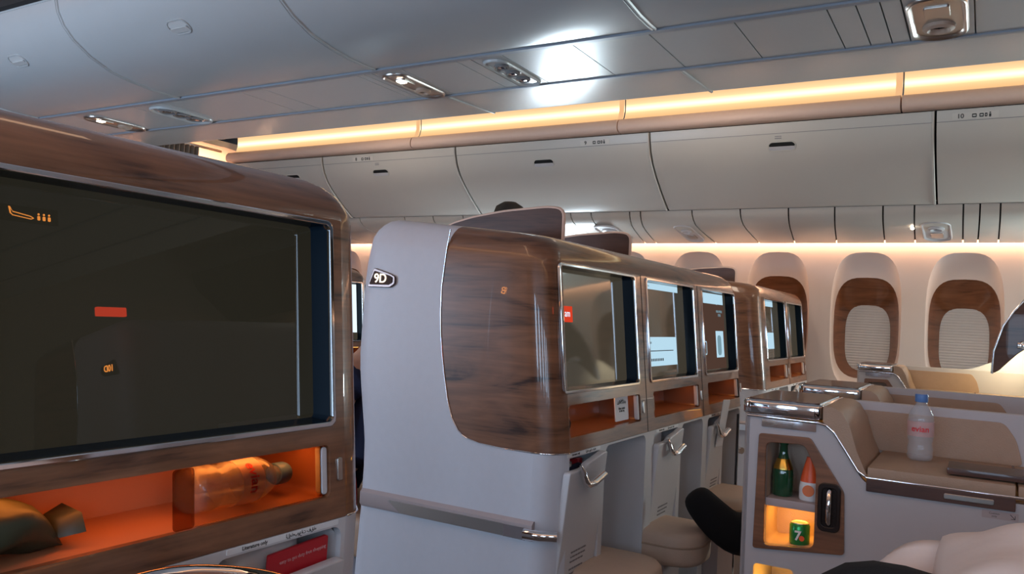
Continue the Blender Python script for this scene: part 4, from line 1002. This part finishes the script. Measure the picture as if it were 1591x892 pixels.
# pillow: superellipsoid cushion with a folded open hem
t = thing('pillow', 'white pillow with loose pillowcase hem at the lower right', 'pillow', (1.05, -.1, -.45))
g = G(); nu, nv = 56, 36; rings = []
import mathutils.noise as mn
ctr = Vector((1.10, -.19, -.281)); U = Vector((0, 1, -.10)).normalized(); V = Vector((1, .0, .10)).normalized(); N = U.cross(V).normalized()
def pil(u, v):
    x = .24*u; y = .17*v; e = max(0, (1-abs(u)**3.2)*(1-abs(v)**3.2))**.5
    return x, y, .065*e
for sgn in (1, -1):
    for i in range(nu+1):
        row = []
        for j in range(nv+1):
            u = -1+2*i/nu; v = -1+2*j/nv; x, y, h = pil(u, v)
            P = ctr+U*x+V*y+N*h*sgn; P += N*sgn*.010*mn.noise(P*14)*(h > .002)
            row.append(P)
        rings.append(row)
    g.loft(rings, False, False); rings = []
bmesh.ops.remove_doubles(g.b, verts=g.b.verts, dist=.0006)
link('cushion', g.mesh(), M['pillow'], t, smooth=80)
# loose hem flap at the front end
g = G(); rings = []
for i in range(15):
    u = i/14; row = []
    for j in range(25):
        v = -1+2*j/24; w = .165*(1-.15*u)
        P = ctr+U*(.19+.115*u)+V*(w*v)+N*(.045*(1-u)*(1-v*v)+.010*math.sin(9*v+3*u)*u)+Vector((0, 0, .022*u-.050*u*u*u)); row.append(P)
    rings.append(row)
g.loft(rings, False, False); hem = link('pillowcase_hem', g.mesh(), M['pillow'], t, smooth=80)
md = hem.modifiers.new('solid', 'SOLIDIFY'); md.thickness = .004
# passenger glimpsed in the gap between the shells
def passenger(x, y, seatz, label, shirt, name='person'):
    t = thing(name, label, 'person', (x, y, FZ))
    z = seatz
    J = [((x, y, z+.12), .15), ((x, y-.04, z+.32), .16), ((x, y-.05, z+.50), .15), ((x, y-.04, z+.60), .055), ((x, y-.03, z+.70), .075), ((x, y-.02, z+.80), .07),
         ((x-.17, y-.04, z+.50), .065), ((x-.21, y+.02, z+.28), .048), ((x-.16, y+.24, z+.20), .036), ((x-.12, y+.33, z+.20), .028),
         ((x+.17, y-.04, z+.50), .065), ((x+.21, y+.02, z+.28), .048), ((x+.14, y+.24, z+.20), .036), ((x+.10, y+.33, z+.20), .028),
         ((x-.10, y+.42, z+.10), .075), ((x-.10, y+.48, z-.32), .05), ((x+.10, y+.42, z+.10), .075), ((x+.10, y+.48, z-.32), .05)]
    E_ = [(0, 1), (1, 2), (2, 3), (3, 4), (4, 5), (2, 6), (6, 7), (7, 8), (8, 9), (2, 10), (10, 11), (11, 12), (12, 13), (0, 14), (14, 15), (0, 16), (16, 17)]
    skinned('body', J, E_, M['skin'], t)
    J2 = [(J[i][0], J[i][1]*1.07 if not isinstance(J[i][1], tuple) else J[i][1]) for i in (0, 1, 2)]+[(J[6][0], .072), (((x-.20), y, z+.38), .062), (J[10][0], .072), (((x+.20), y, z+.38), .062)]
    skinned('shirt', J2, [(0, 1), (1, 2), (2, 3), (3, 4), (2, 5), (5, 6)], shirt, t)
    J3 = [((x, y, z+.10), .155), (J[14][0], .085), (J[15][0], .062), (J[16][0], .085), (J[17][0], .062)]
    skinned('trousers', J3, [(0, 1), (1, 2), (0, 3), (3, 4)], M['navy'], t)
    g = G(); g.lathe([(.001, .02), (.05, .055), (.085, .0), (.083, -.06), (.06, -.09), (.02, -.10), (.001, -.10)][::-1], c=(x, y-.05, z+.82), n=20); link('hair', g.mesh(), M['hair'], t, smooth=80)
    return t
passenger(2.36, 1.98, -.74, 'seated person in dark blue top glimpsed between near shell and 9D shell', M['navy'])
def seat(x, y, label):
    t = thing('seat', label, 'seat', (x, y, FZ), 'beige business seats')
    g = G(); g.box(x-.22, x+.22, y-.25, y+.30, -.86, -.72, .04, seg=4); link('seat_cushion', g.mesh(), M['leather'], t, smooth=50)
    g = G(); g.box(x-.22, x+.22, -.06, .02, -.0, .62, .03, seg=4, Mx=Matrix.Translation((0, y-.24, -.76)) @ Matrix.Rotation(.02, 4, 'X')); link('backrest', g.mesh(), M['leather'], t, smooth=50)
    g = G(); g.box(x-.22, x+.22, y-.2, y+.25, FZ, -.86, .01); link('base', g.mesh(), M['white'], t)
for sx_, w_ in ((.26, 'beige seat behind the near shell, closest to the side wall'), (.80, 'beige seat behind the near shell beside the aisle')): seat(sx_, 2.08, w_)  # out of view, added to keep low daylight off the centre shell
seat(2.36, 2.04, 'beige seat of the passenger behind the 9D shell')
t = thing('blanket', 'red blanket beside the seated passenger in the gap', 'blanket', (2.25, 2.2, -.7))
g = G(); rings = []
for k in range(8):
    u = k/7; rings.append([(2.18+.10*math.cos(a*.4)*(1-.3*u*u), 2.02+.13*math.sin(a*.4)*(1-.3*u*u), -.70+.16*u+.012*math.sin(a*1.9+3*u)) for a in range(16)])
g.loft(rings); link('blanket_folds', g.mesh(), M['redcloth'], t, smooth=80)
# standing person in the far aisle: only the crown of the head shows
t = thing('person', 'person standing beyond the dividers, only dark hair visible', 'person', (4.30, 2.58, FZ))
x, y, z = 4.30, 2.58, FZ
J = [((x, y, z+.92), .15), ((x, y, z+1.15), .14), ((x, y, z+1.42), .15), ((x, y, z+1.56), .055), ((x, y, z+1.68), .08), ((x, y, z+1.79), .075),
     ((x-.18, y, z+1.43), .06), ((x-.22, y, z+1.15), .045), ((x-.20, y+.08, z+.90), .035), ((x+.18, y, z+1.43), .06), ((x+.22, y, z+1.15), .045), ((x+.20, y+.08, z+.90), .035),
     ((x-.10, y, z+.50), .075), ((x-.10, y, z+.08), .05), ((x-.10, y+.14, z+.04), .035), ((x+.10, y, z+.50), .075), ((x+.10, y, z+.08), .05), ((x+.10, y+.14, z+.04), .035)]
skinned('body', J, [(0, 1), (1, 2), (2, 3), (3, 4), (4, 5), (2, 6), (6, 7), (7, 8), (2, 9), (9, 10), (10, 11), (0, 12), (12, 13), (13, 14), (0, 15), (15, 16), (16, 17)], M['navy'], t)
g = G(); g.lathe([(.001, -.12), (.07, -.11), (.10, -.05), (.105, .01), (.085, .07), (.04, .098), (.001, .10)], c=(x, y, z+1.80), n=24); link('hair', g.mesh(), M['hair'], t, smooth=80)

# ------------------------------------------------------------------ lift everything so the floor lies at z = 0
for o in bpy.data.objects:
    if o.parent is None and o.name in COL.objects: o.location.z += H
bpy.context.view_layer.update()
